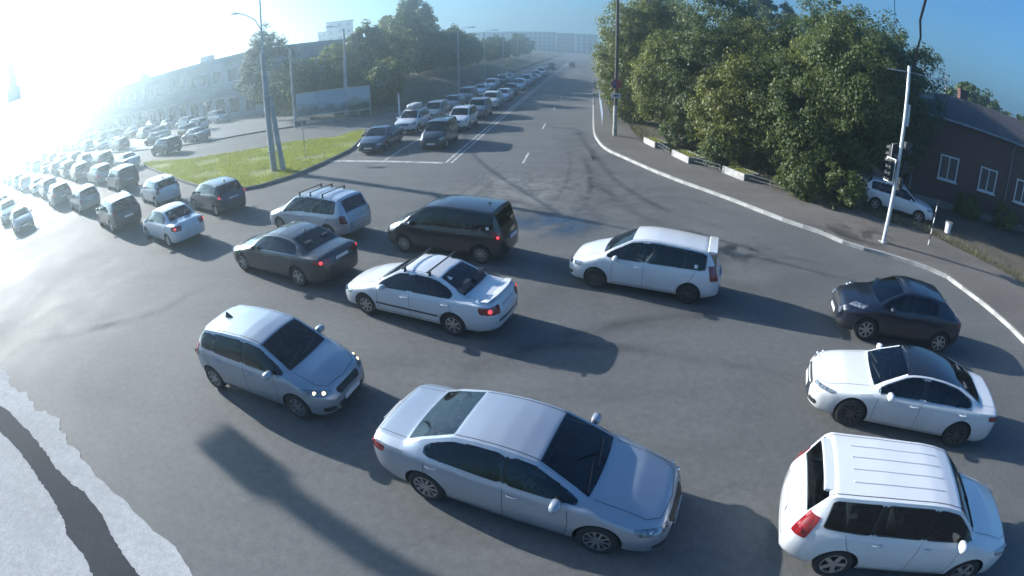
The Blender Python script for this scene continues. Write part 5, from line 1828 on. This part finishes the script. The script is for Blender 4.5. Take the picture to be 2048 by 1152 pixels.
# signal pole on the right
s0 = at(1765, 490)
t = empty('signal_pole', (s0.x, s0.y, .12)); tag(t, 'pale metal signal pole on the right pavement corner', 'signal pole')
mb = MB(); mb.tube([(0, 0, -.1), (0, 0, 4), (0, 0, 7.6)], .10, .075, 12); mb.build('pole', mat('pole_paint', (.62, .64, .66), .35, .3, .15, 4), t, True)
mb = MB(); mb.box((0, 0, .02), (.36, .36, .05)); mb.build('base_plate', GALV, t)
mb = MB(); mb.tube([(-1.0, .35, 7.25), (0, 0, 7.35), (1.9, -.35, 7.42)], .022, n=6); mb.build('wire_arm', GALV, t, True)
mb = MB(); mb.tube([(.16, 0, 5.1), (.16, 0, 6.0)], .09, n=10); mb.build('cylinder_box', SIGWHITE, t, True)
def signal_head(off, z, face, n3=3, label='', boards=True):
    r_ = empty('traffic_light', (s0.x + off[0], s0.y + off[1], z + .12), face)
    tag(r_, label, 'traffic light', 'signal heads on the signal pole')
    hh = .27 * n3
    MB().box((0, 0, hh / 2), (.28, .20, hh)).build('housing', SIGDARK, r_)
    if boards:
        mb = MB()
        bw, bt = .52, .05
        for c_, sz in (((0, .10, hh + .08), (bw, .015, bt)), ((0, .10, -.08), (bw, .015, bt)), ((-bw / 2 + bt / 2, .10, hh / 2), (bt, .014, hh + .11)), ((bw / 2 - bt / 2, .10, hh / 2), (bt, .014, hh + .11))):
            mb.box(c_, sz)
        mb.build('white_border', SIGWHITE, r_)
        MB().box((0, .112, hh / 2), (bw, .01, hh + .2)).build('backboard', SIGDARK, r_)
    for k_ in range(n3):
        z_ = .135 + .27 * k_
        mb = MB(); mb.tube([(0, -.10, z_), (0, -.115, z_)], .10, n=16); mb.build('lens', LENS, r_)
        mb = MB()
        vs_ = []
        for q in range(9):
            a_ = R(-20) + R(220) * q / 8
            vs_ += [(math.cos(a_) * .115, -.10, z_ + math.sin(a_) * .115), (math.cos(a_) * .12, -.27, z_ + math.sin(a_) * .12 - .02)]
        mb.add(vs_, [(2 * q, 2 * q + 1, 2 * q + 3, 2 * q + 2) for q in range(8)])
        mb.build('visor', SIGDARK, r_, True)
    mb = MB(); mb.tube([(0, .05, hh * .5), (-off[0] * math.cos(face) - off[1] * math.sin(face), off[0] * math.sin(face) - off[1] * math.cos(face), hh * .5)], .025, n=6); mb.build('bracket', GALV, r_)
    return r_
signal_head((-.22, .30), 3.35, R(200), 3, 'upper traffic light with white bordered board on the left of the signal pole')
signal_head((-.50, .05), 2.75, R(285), 3, 'lower traffic light turned aside on the left of the signal pole')
signal_head((.34, -.05), 3.9, R(95), 2, 'small pedestrian signal highest on the right of the signal pole', False)
signal_head((.34, -.05), 3.1, R(60), 2, 'small pedestrian signal in the middle on the right of the signal pole', False)
signal_head((.30, .1), 2.35, R(110), 2, 'small pedestrian signal lowest on the right of the signal pole', False)
# striped stake
q0 = at(1855, 495)
t = empty('marker_post', (q0.x, q0.y, .12)); tag(t, 'thin banded marker post right of the signal pole', 'post')
for k in range(8):
    mb = MB(); mb.tube([(0, 0, k * .27 - .02 * (k == 0)), (0, 0, k * .27 + .268)], .028, n=8); mb.build('band', SIGWHITE if k % 2 == 0 else SIGDARK, t, True)
q1 = at(1893, 470)
t = empty('bin', (q1.x, q1.y, .12)); tag(t, 'small white litter bin at the foot of the brick house', 'bin')
mb = MB(); mb.tube([(0, 0, 0), (0, 0, .55)], .17, .22, 14); mb.build('drum', SIGWHITE, t, True)
mb = MB(); mb.tube([(0, 0, .55), (0, 0, .60)], .235, n=14); mb.build('lip', GALV, t, True)
# cables at the top right
c1, c2 = far(1827, 140, 34), far(1852, -60, 17)
cb = MB(); pts = [c1.lerp(c2, k / 14) + Vector((.05 * math.sin(k * 1.7), .05 * math.cos(k * 1.3), -.35 * math.sin(math.pi * k / 14))) for k in range(15)]
cb.tube(pts, .055, n=7)
tag(cb.build('cable_bundle', PLASTIC, None, True), 'thick dark cable bundle rising above the signal pole', 'cable')
c0b = Vector((c1.x, c1.y, 0))
t = empty('utility_pole', c0b); tag(t, 'dark utility pole behind the signal pole that holds the cable bundle', 'utility pole')
mb = MB(); mb.tube([(0, 0, -.05), (0, 0, c1.z * .6), (0, 0, c1.z + .25)], .13, .09, 9); mb.build('pole', WOOD, t, True)
mb = MB(); mb.tube([(-.5, 0, c1.z + .05), (.5, 0, c1.z + .05)], .04, n=6); mb.build('cross_arm', WOOD, t)
cb = MB(); c3 = far(1787, -60, 22); c4 = far(1789, 90, 45)
cb.tube([c3.lerp(c4, k / 10) + Vector((0, 0, -.3 * math.sin(math.pi * k / 10))) for k in range(11)], .02, n=5)
tag(cb.build('overhead_wire', PLASTIC, None, True), 'thin wire hanging over the right hand trees', 'cable')
t = plain_lamp(far(1897, 160, 48) * 1.0, 1, (1, 0, 0), 'x') if False else None
for i, (px_, py_, D_) in enumerate(((1893, 150, 52), (1848, 128, 70))):
    q = far(px_, py_, D_)
    t = empty('distant_lamp', (q.x, q.y, 0)); tag(t, ['slim lamp post beyond the brick house at the right edge', 'slim lamp post in the gap between the trees and the brick house'][i], 'street lamp')
    mb = MB(); mb.tube([(0, 0, 0), (0, 0, q.z)], .09, .06, 8); mb.build('pole', CONC, t, True)
    mb = MB(); mb.tube([(0, 0, q.z - .1), (-.8, 0, q.z + .3), (-1.4, 0, q.z + .35)], .035, n=6); mb.build('arm', GALV, t, True)
# island sign (thin post with dark plate)
q = at(612, 320)
t = empty('road_sign', (q.x, q.y, .12)); tag(t, 'thin post with a flat dark sign plate on the grass island', 'sign')
mb = MB(); mb.tube([(0, 0, -.05), (0, 0, 2.45)], .03, n=8); mb.build('post', GALV, t, True)
MB().box((-.12, 0, 2.35), (.75, .03, .28), R(10)).build('plate', mat('sign_back', (.16, .17, .19), .5, .3), t)
# pale column beside the queue
q = at(800, 243)
t = empty('bollard_column', (q.x, q.y, .1)); tag(t, 'pale slim column beside the white car with the roof box', 'post')
mb = MB(); mb.tube([(0, 0, -.05), (0, 0, 2.3)], .09, .08, 10); mb.build('shaft', SIGWHITE, t, True)
mb = MB(); mb.tube([(0, 0, 2.3), (0, 0, 2.42)], .11, .05, 10); mb.build('cap', GALV, t, True)

# billboard hoarding
A_, B_ = at(597, 246), at(742, 229)
d = (B_ - A_); L = d.length; rz = math.atan2(d.y, d.x)
bb0 = empty('billboard', (A_.x, A_.y, .05), rz)
tag(bb0, 'long low hoarding with landscape pictures at the edge of the parking lot', 'billboard')
def picture_mat(name, skyc, landc, seed):
    m, n, l, b = pbsdf(name)
    tc = n.new('ShaderNodeTexCoord'); sx = n.new('ShaderNodeSeparateXYZ'); l.new(tc.outputs['Object'], sx.inputs[0])
    nz = n.new('ShaderNodeTexNoise'); nz.inputs['Scale'].default_value = .9; nz.inputs['Detail'].default_value = 4
    mp = n.new('ShaderNodeMapping'); mp.inputs['Location'].default_value = (seed, 0, 0); l.new(tc.outputs['Object'], mp.inputs[0]); l.new(mp.outputs[0], nz.inputs['Vector'])
    ad = n.new('ShaderNodeMath'); ad.operation = 'MULTIPLY_ADD'; ad.inputs[1].default_value = 1.6; l.new(nz.outputs['Fac'], ad.inputs[0]); l.new(sx.outputs['Z'], ad.inputs[2])
    cr = n.new('ShaderNodeValToRGB'); e = cr.color_ramp.elements
    e[0].position = .0; e[0].color = rgb(landc); e[1].position = .62; e[1].color = rgb(skyc)
    x_ = cr.color_ramp.elements.new(.30); x_.color = rgb([c * .5 for c in landc]); x_ = cr.color_ramp.elements.new(.5); x_.color = rgb([.5 * (a + c) for a, c in zip(landc, skyc)])
    mr = n.new('ShaderNodeMapRange'); mr.inputs[1].default_value = 1.0; mr.inputs[2].default_value = 3.7; l.new(ad.outputs[0], mr.inputs[0])
    l.new(mr.outputs[0], cr.inputs[0]); l.new(cr.outputs[0], b.inputs['Base Color']); b.inputs['Roughness'].default_value = .5
    return m
secs = [(0, .30, picture_mat('picture_lake', (.28, .42, .50), (.10, .20, .26), 1)), (.30, .69, picture_mat('picture_river', (.30, .44, .52), (.08, .18, .25), 5)), (.69, 1.0, picture_mat('picture_meadow', (.42, .50, .55), (.08, .20, .08), 9))]
for a, b, m in secs:
    MB().box(((a + b) / 2 * L, 0, 1.75), ((b - a) * L - .06, .08, 2.3)).build('picture_panel', m, bb0)
mb = MB()
mb.box((L / 2, 0, 2.97), (L + .1, .14, .08)); mb.box((L / 2, 0, .55), (L + .1, .14, .08))
mb.build('frame_rail', GALV, bb0)
for k in range(7):
    mb = MB(); mb.box((L * k / 6, .08, 1.45), (.1, .1, 2.95)); mb.build('frame_post', GALV, bb0)

# planters and low rails on the right pavement
SOIL = mat('planter_soil', (.06, .05, .03), .95, 0, .3, 6)
pl_px = [((1287, 285), (1309, 296), 'far small white fronted planter beside the utility pole', 1.0), ((1343, 311), (1376, 327), 'middle white fronted planter on the right pavement', 1.2), ((1444, 345), (1487, 362), 'near white fronted planter with yellowed grass', 1.3)]
pl_ends = []
for (a, b, lb, dep) in pl_px:
    A_, B_ = at(*a, .13), at(*b, .13)
    d = (B_ - A_); L = d.length; rz = math.atan2(d.y, d.x)
    r_ = empty('planter', (A_.x, A_.y, .13), rz); tag(r_, lb, 'planter', 'planters on the right pavement')
    MB().box((L / 2, .05, .19), (L, .10, .38)).build('front_board', KERBW, r_)
    MB().box((L / 2, dep - .05, .17), (L, .10, .34)).build('back_board', KERBG, r_)
    MB().box((.05, dep / 2, .165), (.10, dep - .21, .33)).build('side_board', KERBG, r_)
    MB().box((L - .05, dep / 2, .165), (.10, dep - .21, .33)).build('side_board', KERBG, r_)
    MB().box((L / 2, dep / 2, .14), (L - .21, dep - .21, .28)).build('soil', SOIL, r_)
    rg_ = np.random.default_rng(int(L * 100))
    tu = MB()
    for _ in range(260):
        x_, y_ = rg_.uniform(.12, L - .12), rg_.uniform(.14, dep - .14); hh = rg_.uniform(.08, .26); a_ = rg_.uniform(0, 6.28)
        tu.add([(x_ - .012 * math.cos(a_), y_ - .012 * math.sin(a_), .28), (x_ + .012 * math.cos(a_), y_ + .012 * math.sin(a_), .28), (x_ + rg_.uniform(-.08, .08), y_ + rg_.uniform(-.08, .08), .28 + hh)], [(0, 1, 2)])
    o_ = tu.build('planter_grass', BLADE, r_); o_['kind'] = 'stuff'
    pl_ends.append((A_, B_))
RUST = mat('dull_rail_paint', (.17, .18, .19), .7, .1, .3, 5)
def low_rail(A_, B_, label):
    d = B_ - A_; L = d.length
    r_ = empty('low_rail', (A_.x, A_.y, .12), math.atan2(d.y, d.x)); tag(r_, label, 'railing', 'low rails between the planters')
    for z in (.22, .42):
        mb = MB(); mb.tube([(0, 0, z), (L, 0, z)], .016, n=6); mb.build('rail', RUST, r_, True)
    n_ = max(1, int(round(L / 1.3)))
    for k in range(n_ + 1):
        mb = MB(); mb.tube([(L * k / n_, 0, -.03), (L * k / n_, 0, .46)], .022, n=6); mb.build('post', RUST, r_, True)
low_rail(pl_ends[0][1] + Vector((.2, 0, 0)), pl_ends[1][0] - Vector((.15, 0, 0)), 'low tube rail between the far and the middle planter')
low_rail(pl_ends[1][1] + Vector((.2, 0, 0)), pl_ends[2][0] - Vector((.15, 0, 0)), 'low tube rail between the middle and the near planter')
low_rail(pl_ends[2][1] + Vector((.15, 0, 0)), at(1590, 392, .13), 'low tube rail running right from the near planter')
# pedestrian railing along the avenue
RAILP = mat('railing_paint', (.38, .46, .55), .5, .2, .2, 4)
fr0 = empty('pedestrian_railing', av(14, 8.75, .13), math.atan2(AU.y, AU.x)); tag(fr0, 'pale blue pedestrian railing along the right kerb of the avenue', 'railing')
for k in range(24):
    x_ = k * 2.0
    mb = MB(); mb.tube([(x_, 0, -.05), (x_, 0, 1.05)], .035, n=6); mb.build('post', RAILP, fr0, True)
    if k < 23:
        mb = MB()
        for z in (.35, .98):
            mb.tube([(x_, 0, z), (x_ + 2, 0, z)], .022, n=5)
        for j in range(1, 9):
            mb.tube([(x_ + j * .222, 0, .35), (x_ + j * .222, 0, .98)], .010, n=4)
        mb.build('panel', RAILP, fr0, True)

# signal on a mast arm, added to cast the boxy shadow on the near road
sd2 = Vector((sun_dir.x, sun_dir.y, 0)).normalized(); te_ = 1 / math.tan(SUN_EL)
hp = Vector((-5.15, 6.15, 0)) + sd2 * (8.7 * te_)
pz = R(149 - 90)
t = empty('shadow_casting_signal', (-27.8, 10.3, 0)); tag(t, 'boxy hanging signal on a mast arm, added to cast a shadow on the street', 'traffic light')
o_ = Vector((hp.x + 27.8, hp.y - 10.3, 0))
mb = MB(); mb.tube([(0, 0, -.05), (0, 0, 6), (0, 0, 10.8)], .16, .11, 12); mb.build('mast', GALV, t, True)
mb = MB(); mb.tube([(0, 0, 10.6), tuple(o_ * .5 + Vector((0, 0, 10.8))), tuple(o_ + Vector((0, 0, 10.75)))], .08, .06, 8); mb.build('arm', GALV, t, True)
MB().box(o_ + Vector((0, 0, 8.75)), (.28, .9, .78), pz + math.pi / 2).build('signal_box', SIGWHITE, t)
MB().box(o_ + Vector((0, 0, 9.9)), (.22, .52, 1.54), pz + math.pi / 2).build('hanger_board', SIGWHITE, t)
# ------------------------------------------------------------------ the cars
WHITE = paint('paint_white', (.66, .67, .68), 0, .35)
SILVER = paint('paint_silver', (.38, .42, .47), .42, .33)
PALE = paint('paint_pale_silver', (.48, .51, .55), .4, .36)
GSILV = paint('paint_grey_silver', (.38, .415, .45), .4, .34)
BLACK = paint('paint_black', (.008, .009, .011), 0, .3, .2)
NAVY = paint('paint_navy', (.005, .008, .020), .1, .3, .15)
DGREY = paint('paint_dark_grey', (.028, .031, .037), .3, .35, .3)
GREY = paint('paint_grey', (.16, .17, .185), .4, .36)
BLUE = paint('paint_dark_blue', (.012, .026, .06), .2, .35, .3)
BEIGE = paint('paint_beige', (.33, .31, .27), .3, .38)
REDP = paint('paint_dark_red', (.14, .015, .015), .1, .34)

car_a = by_wheels('saloon_large', (1196, 1106), (852, 996), SILVER, 'large silver saloon nearest the camera at the bottom, pointing right')
by_wheels('hatch_small', (600, 836), (440, 778), GSILV, 'small silver hatchback with lit headlights and dark roof antenna', lit=True)
by_wheels('saloon_old', (733, 628), (912, 672), WHITE, 'white saloon with two roof bars, boot spoiler and red tail lights', tail=True)
car_b = by_wheels('mpv_compact', (1190, 576), (1372, 608), WHITE, 'white compact people carrier with roof spoiler and dark wheels')
by_wheels('crossover', (1725, 681), (1868, 707), NAVY, 'dark navy crossover with round lamps at the right, behind the white saloon')
by_wheels('saloon_sport', (1690, 851), (1897, 893), WHITE, 'white saloon with black roof and large dark grille at the right')
by_wheels('minivan', (813, 505), (959, 527), BLACK, 'black minivan in the middle of the junction with red tail lights', tail=True)
by_wheels('saloon_exec', (488, 541), (604, 574), DGREY, 'dark grey executive saloon with bright window trim and lit tail lights', tail=True)
seated_person(car_a, model('saloon_large'), -1, mat('shirt_white', (.6, .6, .6), .9), 'driver in a white shirt at the wheel of the large silver saloon')
seated_person(car_b, model('mpv_compact'), 1, mat('shirt_pale', (.55, .56, .58), .9), 'person in a pale shirt in the front of the white people carrier')
# white off-roader bottom right, seen from behind and above, pointing right
g1, g2 = at(1668, 1152), at(2010, 1190)
md = model('offroader')
yaw = R(-24)
near = at(1664, 860, 1.68)          # rear left roof corner
hd = Vector((math.cos(yaw), math.sin(yaw), 0)); hn = Vector((-hd.y, hd.x, 0))
c = Vector((near.x, near.y, 0)) + hd * (md.L / 2 - .42) - hn * (md.W / 2 - .26)
place_car('offroader', (c.x, c.y, .006), yaw, WHITE, 'white off-roader with ribbed roof at the bottom right corner')

def by_point(key, px, py, yaw_deg, colour, label, **kw):
    p = at(px, py)
    return place_car(key, (p.x, p.y, .006), R(yaw_deg), colour, label, **kw)
def wpos(key, x, y, yaw_deg, colour, label, **kw):
    return place_car(key, (x, y, .006), R(yaw_deg), colour, label, **kw)
YL = math.degrees(math.atan2(SU.y, SU.x))          # heading away down the cross street
wpos('estate_van', -7.43, 18.28, YL + 3, PALE, 'silver estate van with three roof bars between the black minivan and the dark hatchback', tail=False)
wpos('hatch_small', -14.47, 22.14, YL - 3, BLUE, 'dark blue hatchback beside the grass island with one lit tail light', tail=True)
wpos('saloon_budget', -14.80, 18.35, YL, WHITE, 'white saloon with pale rear window and red lamp behind the dark grey saloon', tail=True)
wpos('hatch_small', -20.46, 24.85, YL - 4, WHITE, 'white hatchback ahead of the dark blue hatchback beside the island')
wpos('suv', -20.81, 21.03, YL - 2, DGREY, 'dark SUV ahead of the white saloon in the hazy street queue')
G3 = 'cars queueing away down the cross street'
ordn = ['first', 'second', 'third', 'fourth', 'fifth', 'sixth', 'seventh', 'eighth', 'ninth', 'tenth', 'eleventh', 'twelfth', 'thirteenth', 'fourteenth']
kinds = [('saloon_old', 'saloon'), ('minivan', 'minivan'), ('suv', 'SUV'), ('saloon_budget', 'saloon'), ('hatch_small', 'hatchback'), ('estate_van', 'estate van'), ('saloon_large', 'saloon'), ('crossover', 'crossover'), ('mpv_compact', 'people carrier')]
cols = [(PALE, 'pale silver'), (GREY, 'grey'), (WHITE, 'white'), (DGREY, 'dark grey'), (BLUE, 'dark blue'), (WHITE, 'white'), (BEIGE, 'beige'), (SILVER, 'silver'), (BLACK, 'black'), (REDP, 'dark red'), (WHITE, 'white')]
rc = random.Random(12)
NOBARS = ('roof_bar', 'spoiler')
big = [('estate_van', 'estate van'), ('suv', 'SUV'), ('minivan', 'minivan'), ('saloon_large', 'saloon'), ('offroader', 'off-roader')]
dirA = Vector((-.885, .466, 0))
posA = [(-27.2, 25.4), (-33.3, 28.6), (-39.6, 31.9), (-45.8, 35.2), (-52.5, 38.6), (-59.5, 42.2), (-67, 46.2), (-75, 50.3)]
posB = [(-26.6, 29.6), (-33.0, 33.3), (-39.5, 37.0), (-46.0, 40.6), (-53.0, 44.6), (-60.5, 48.6), (-68.5, 52.8), (-77, 57.3)]
posC = [(-36.0, 38.6 + .8), (-43.0, 42.8 + .6), (-50.0, 46.8 + .5), (-58, 51.3 + .4)]
i = 0
posC = [(-34.0, 37.9), (-40.3, 41.2), (-46.8, 44.8), (-53.6, 48.6), (-60.5, 52.4), (-68, 56.4), (-76, 60.8), (-85, 65.5)]
for lane, (ps, nm) in enumerate(((posA, 'near'), (posB, 'middle'), (posC, 'far'))):
    for k, (x, y) in enumerate(ps):
        kk, kn = big[(i + lane) % len(big)] if k < 4 else kinds[(i * 2 + lane) % len(kinds)]
        cc, cn = cols[(i * 3 + 1) % len(cols)]
        wpos(kk, x - 1.5 + rc.uniform(-.4, .4), y + .2 + rc.uniform(-.3, .3), YL - 1 + rc.uniform(-2, 2), cc, '%s %s, %s hazy car in the %s lane of the left street' % (cn, kn, ordn[k], nm), group=G3, lod=0, tail=(k % 3 == 1), skip=NOBARS)
        i += 1
# oncoming cars at the left edge
wpos('saloon_budget', -34.2, 23.2, YL + 180, GREY, 'grey car waiting at the stop line at the left edge, facing us', lod=0)
wpos('suv', -40.6, 26.3, YL + 180, SILVER, 'silver SUV just behind the grey car waiting at the left edge', lod=0)
wpos('hatch_small', -47.0, 29.9, YL + 180, DGREY, 'dark grey hatchback third in the line facing us at the left edge', lod=0)
# side road and parking lot
wpos('suv', -33.0, 42.4, 156, DGREY, 'dark SUV driving on the side road behind the grass island', lod=0)
LOTC = [(-38.2, 62.0), (-44.8, 63.2), (-32.6, 47.6), (-44.4, 56.2), (-50.8, 60.4), (-53.0, 56.2), (-58.6, 58.4), (-64.8, 61.0), (-57.6, 65.0), (-64.0, 68.0), (-71.0, 71.0), (-71.5, 64.2), (-78.5, 67.6), (-78.0, 74.4), (-85.5, 71.5), (-85.5, 78.5), (-93, 75.5), (-93.5, 83), (-101, 79.5), (-49.0, 52.6), (-41.0, 51.0), (-36.6, 52.2), (-38.6, 57.0), (-50.6, 66.2), (-57.0, 70.6), (-64.0, 74.0), (-71.0, 77.5), (-78.5, 81.2), (-86, 85.0), (-100, 87), (-108, 83.5), (-108, 91)]
for k, (x, y) in enumerate(LOTC):
    kk, kn = kinds[(k * 4 + 1) % len(kinds)]
    cc, cn = cols[(k * 5 + 2) % len(cols)]
    r_ = wpos(kk, x, y, 156 + rc.uniform(-8, 8) + (180 if k % 3 == 0 else 0), cc, '%s %s, %s car from the billboard end of the parking lot' % (cn, kn, (ordn + ['fifteenth', 'sixteenth', 'seventeenth', 'eighteenth', 'nineteenth', 'twentieth'] + ['twenty-' + q_ for q_ in ordn[:9]] + ['thirtieth'] + ['thirty-' + q_ for q_ in ordn[:5]])[sorted(LOTC, key=lambda p: -p[0]).index((x, y))]), group='cars in the parking lot', lod=0, skip=NOBARS)
    r_.location.z = .078
# avenue queue, facing us
YA = math.degrees(math.atan2(AU.y, AU.x)) + 180
G4 = 'cars queueing down the avenue towards us'
qR = [(5.4, 'minivan', DGREY, 'dark grey minivan first at the stop line beside the double line'), (12.2, 'suv', WHITE, 'white SUV second in line beside the double line of the avenue'), (18.2, 'suv', GREY, 'grey SUV third in line beside the double line of the avenue'),
      (24.6, 'suv', WHITE, 'white SUV fourth in line beside the double line of the avenue'), (31, 'saloon_old', WHITE, 'white saloon fifth in line beside the double line of the avenue'), (37.6, 'saloon_budget', DGREY, 'dark saloon sixth in line beside the double line'),
      (45, 'estate_van', WHITE, 'white van seventh in line beside the double line'), (52.5, 'minivan', PALE, 'pale minivan eighth in line beside the double line'), (60, 'saloon_large', GREY, 'grey saloon ninth in line beside the double line'),
      (67.5, 'hatch_small', WHITE, 'white hatchback tenth in line beside the double line'), (75.5, 'suv', PALE, 'pale SUV eleventh in line beside the double line'), (84, 'saloon_large', DGREY, 'dark saloon twelfth in line beside the double line'), (104, 'suv', BLACK, 'black SUV driving alone far down the avenue')]
for k, (s_, kk, cc, lb) in enumerate(qR):
    p = av(s_, -1.95 + rc.uniform(-.12, .12))
    wpos(kk, p.x, p.y, YA + rc.uniform(-1, 1), cc, lb, group=G4, lod=1 if k < 2 else 0, skip=NOBARS)
qL = [(4.8, 'saloon_large', BLUE, 'dark blue saloon first at the stop line beside the grass island'), (11.3, 'suv', WHITE, 'white SUV with a roof box, second in line beside the island'), (17.3, 'estate_van', BEIGE, 'beige estate third in the avenue lane next to the bank'),
      (23.4, 'saloon_exec', DGREY, 'dark saloon fourth in the avenue lane next to the bank'), (30, 'minivan', GREY, 'grey minivan fifth in the avenue lane next to the bank'), (37.5, 'saloon_old', WHITE, 'white saloon sixth in the avenue lane next to the bank'),
      (45, 'mpv_compact', PALE, 'pale people carrier seventh in the avenue lane next to the bank'), (52.5, 'suv', DGREY, 'dark SUV eighth in the avenue lane next to the bank'), (60, 'saloon_budget', SILVER, 'silver saloon last in the avenue lane next to the bank')]
for k, (s_, kk, cc, lb) in enumerate(qL):
    p = av(s_, -5.75 + rc.uniform(-.12, .12))
    r_ = wpos(kk, p.x, p.y, YA + rc.uniform(-1, 1), cc, lb, group=G4, lod=1 if k < 2 else 0, skip=NOBARS)
    if k == 1:
        md_ = model('suv')
        tmp = []
        x_roofbox(md_, lambda *a: tmp.append(a))
        link('roof_box', tmp[0][1], r_, tmp[0][2])
p = av(122, 2.3)
wpos('saloon_old', p.x, p.y, YA - 180, GREY, 'grey car driving away far up the right side of the avenue', lod=0, skip=NOBARS)
# parked in the shade by the brick house
wpos('suv', 20.6, 21.6, -38, WHITE, 'white SUV parked in the shade between the signal pole and the brick house', lod=0)
wpos('hatch_small', 18.6, 26.0 - 2.0, 118, PALE, 'pale hatchback parked under the trees left of the signal pole', lod=0)

# ------------------------------------------------------------------ morning haze, its sunward glow standing in for lens glare
hz = MB()
hz.box((0, 400, 16), (1400, 1000, 34))
hme = hz.mesh('haze')
hm_ = bpy.data.materials.new('haze_air')
hm_.use_nodes = True
hn_ = hm_.node_tree.nodes
hn_.remove(hn_['Principled BSDF'])
pv = hn_.new('ShaderNodeVolumePrincipled')
pv.inputs['Color'].default_value = (.78, .95, 1.0, 1)
pv.inputs['Density'].default_value = HAZE_DENSITY
pv.inputs['Anisotropy'].default_value = HAZE_G
hm_.node_tree.links.new(pv.outputs[0], hn_['Material Output'].inputs['Volume'])
ho = link('haze', hme, None, hm_, 'stuff')
tag(ho, 'thin morning haze over the whole junction, its bright glow imitating lens glare', 'haze')
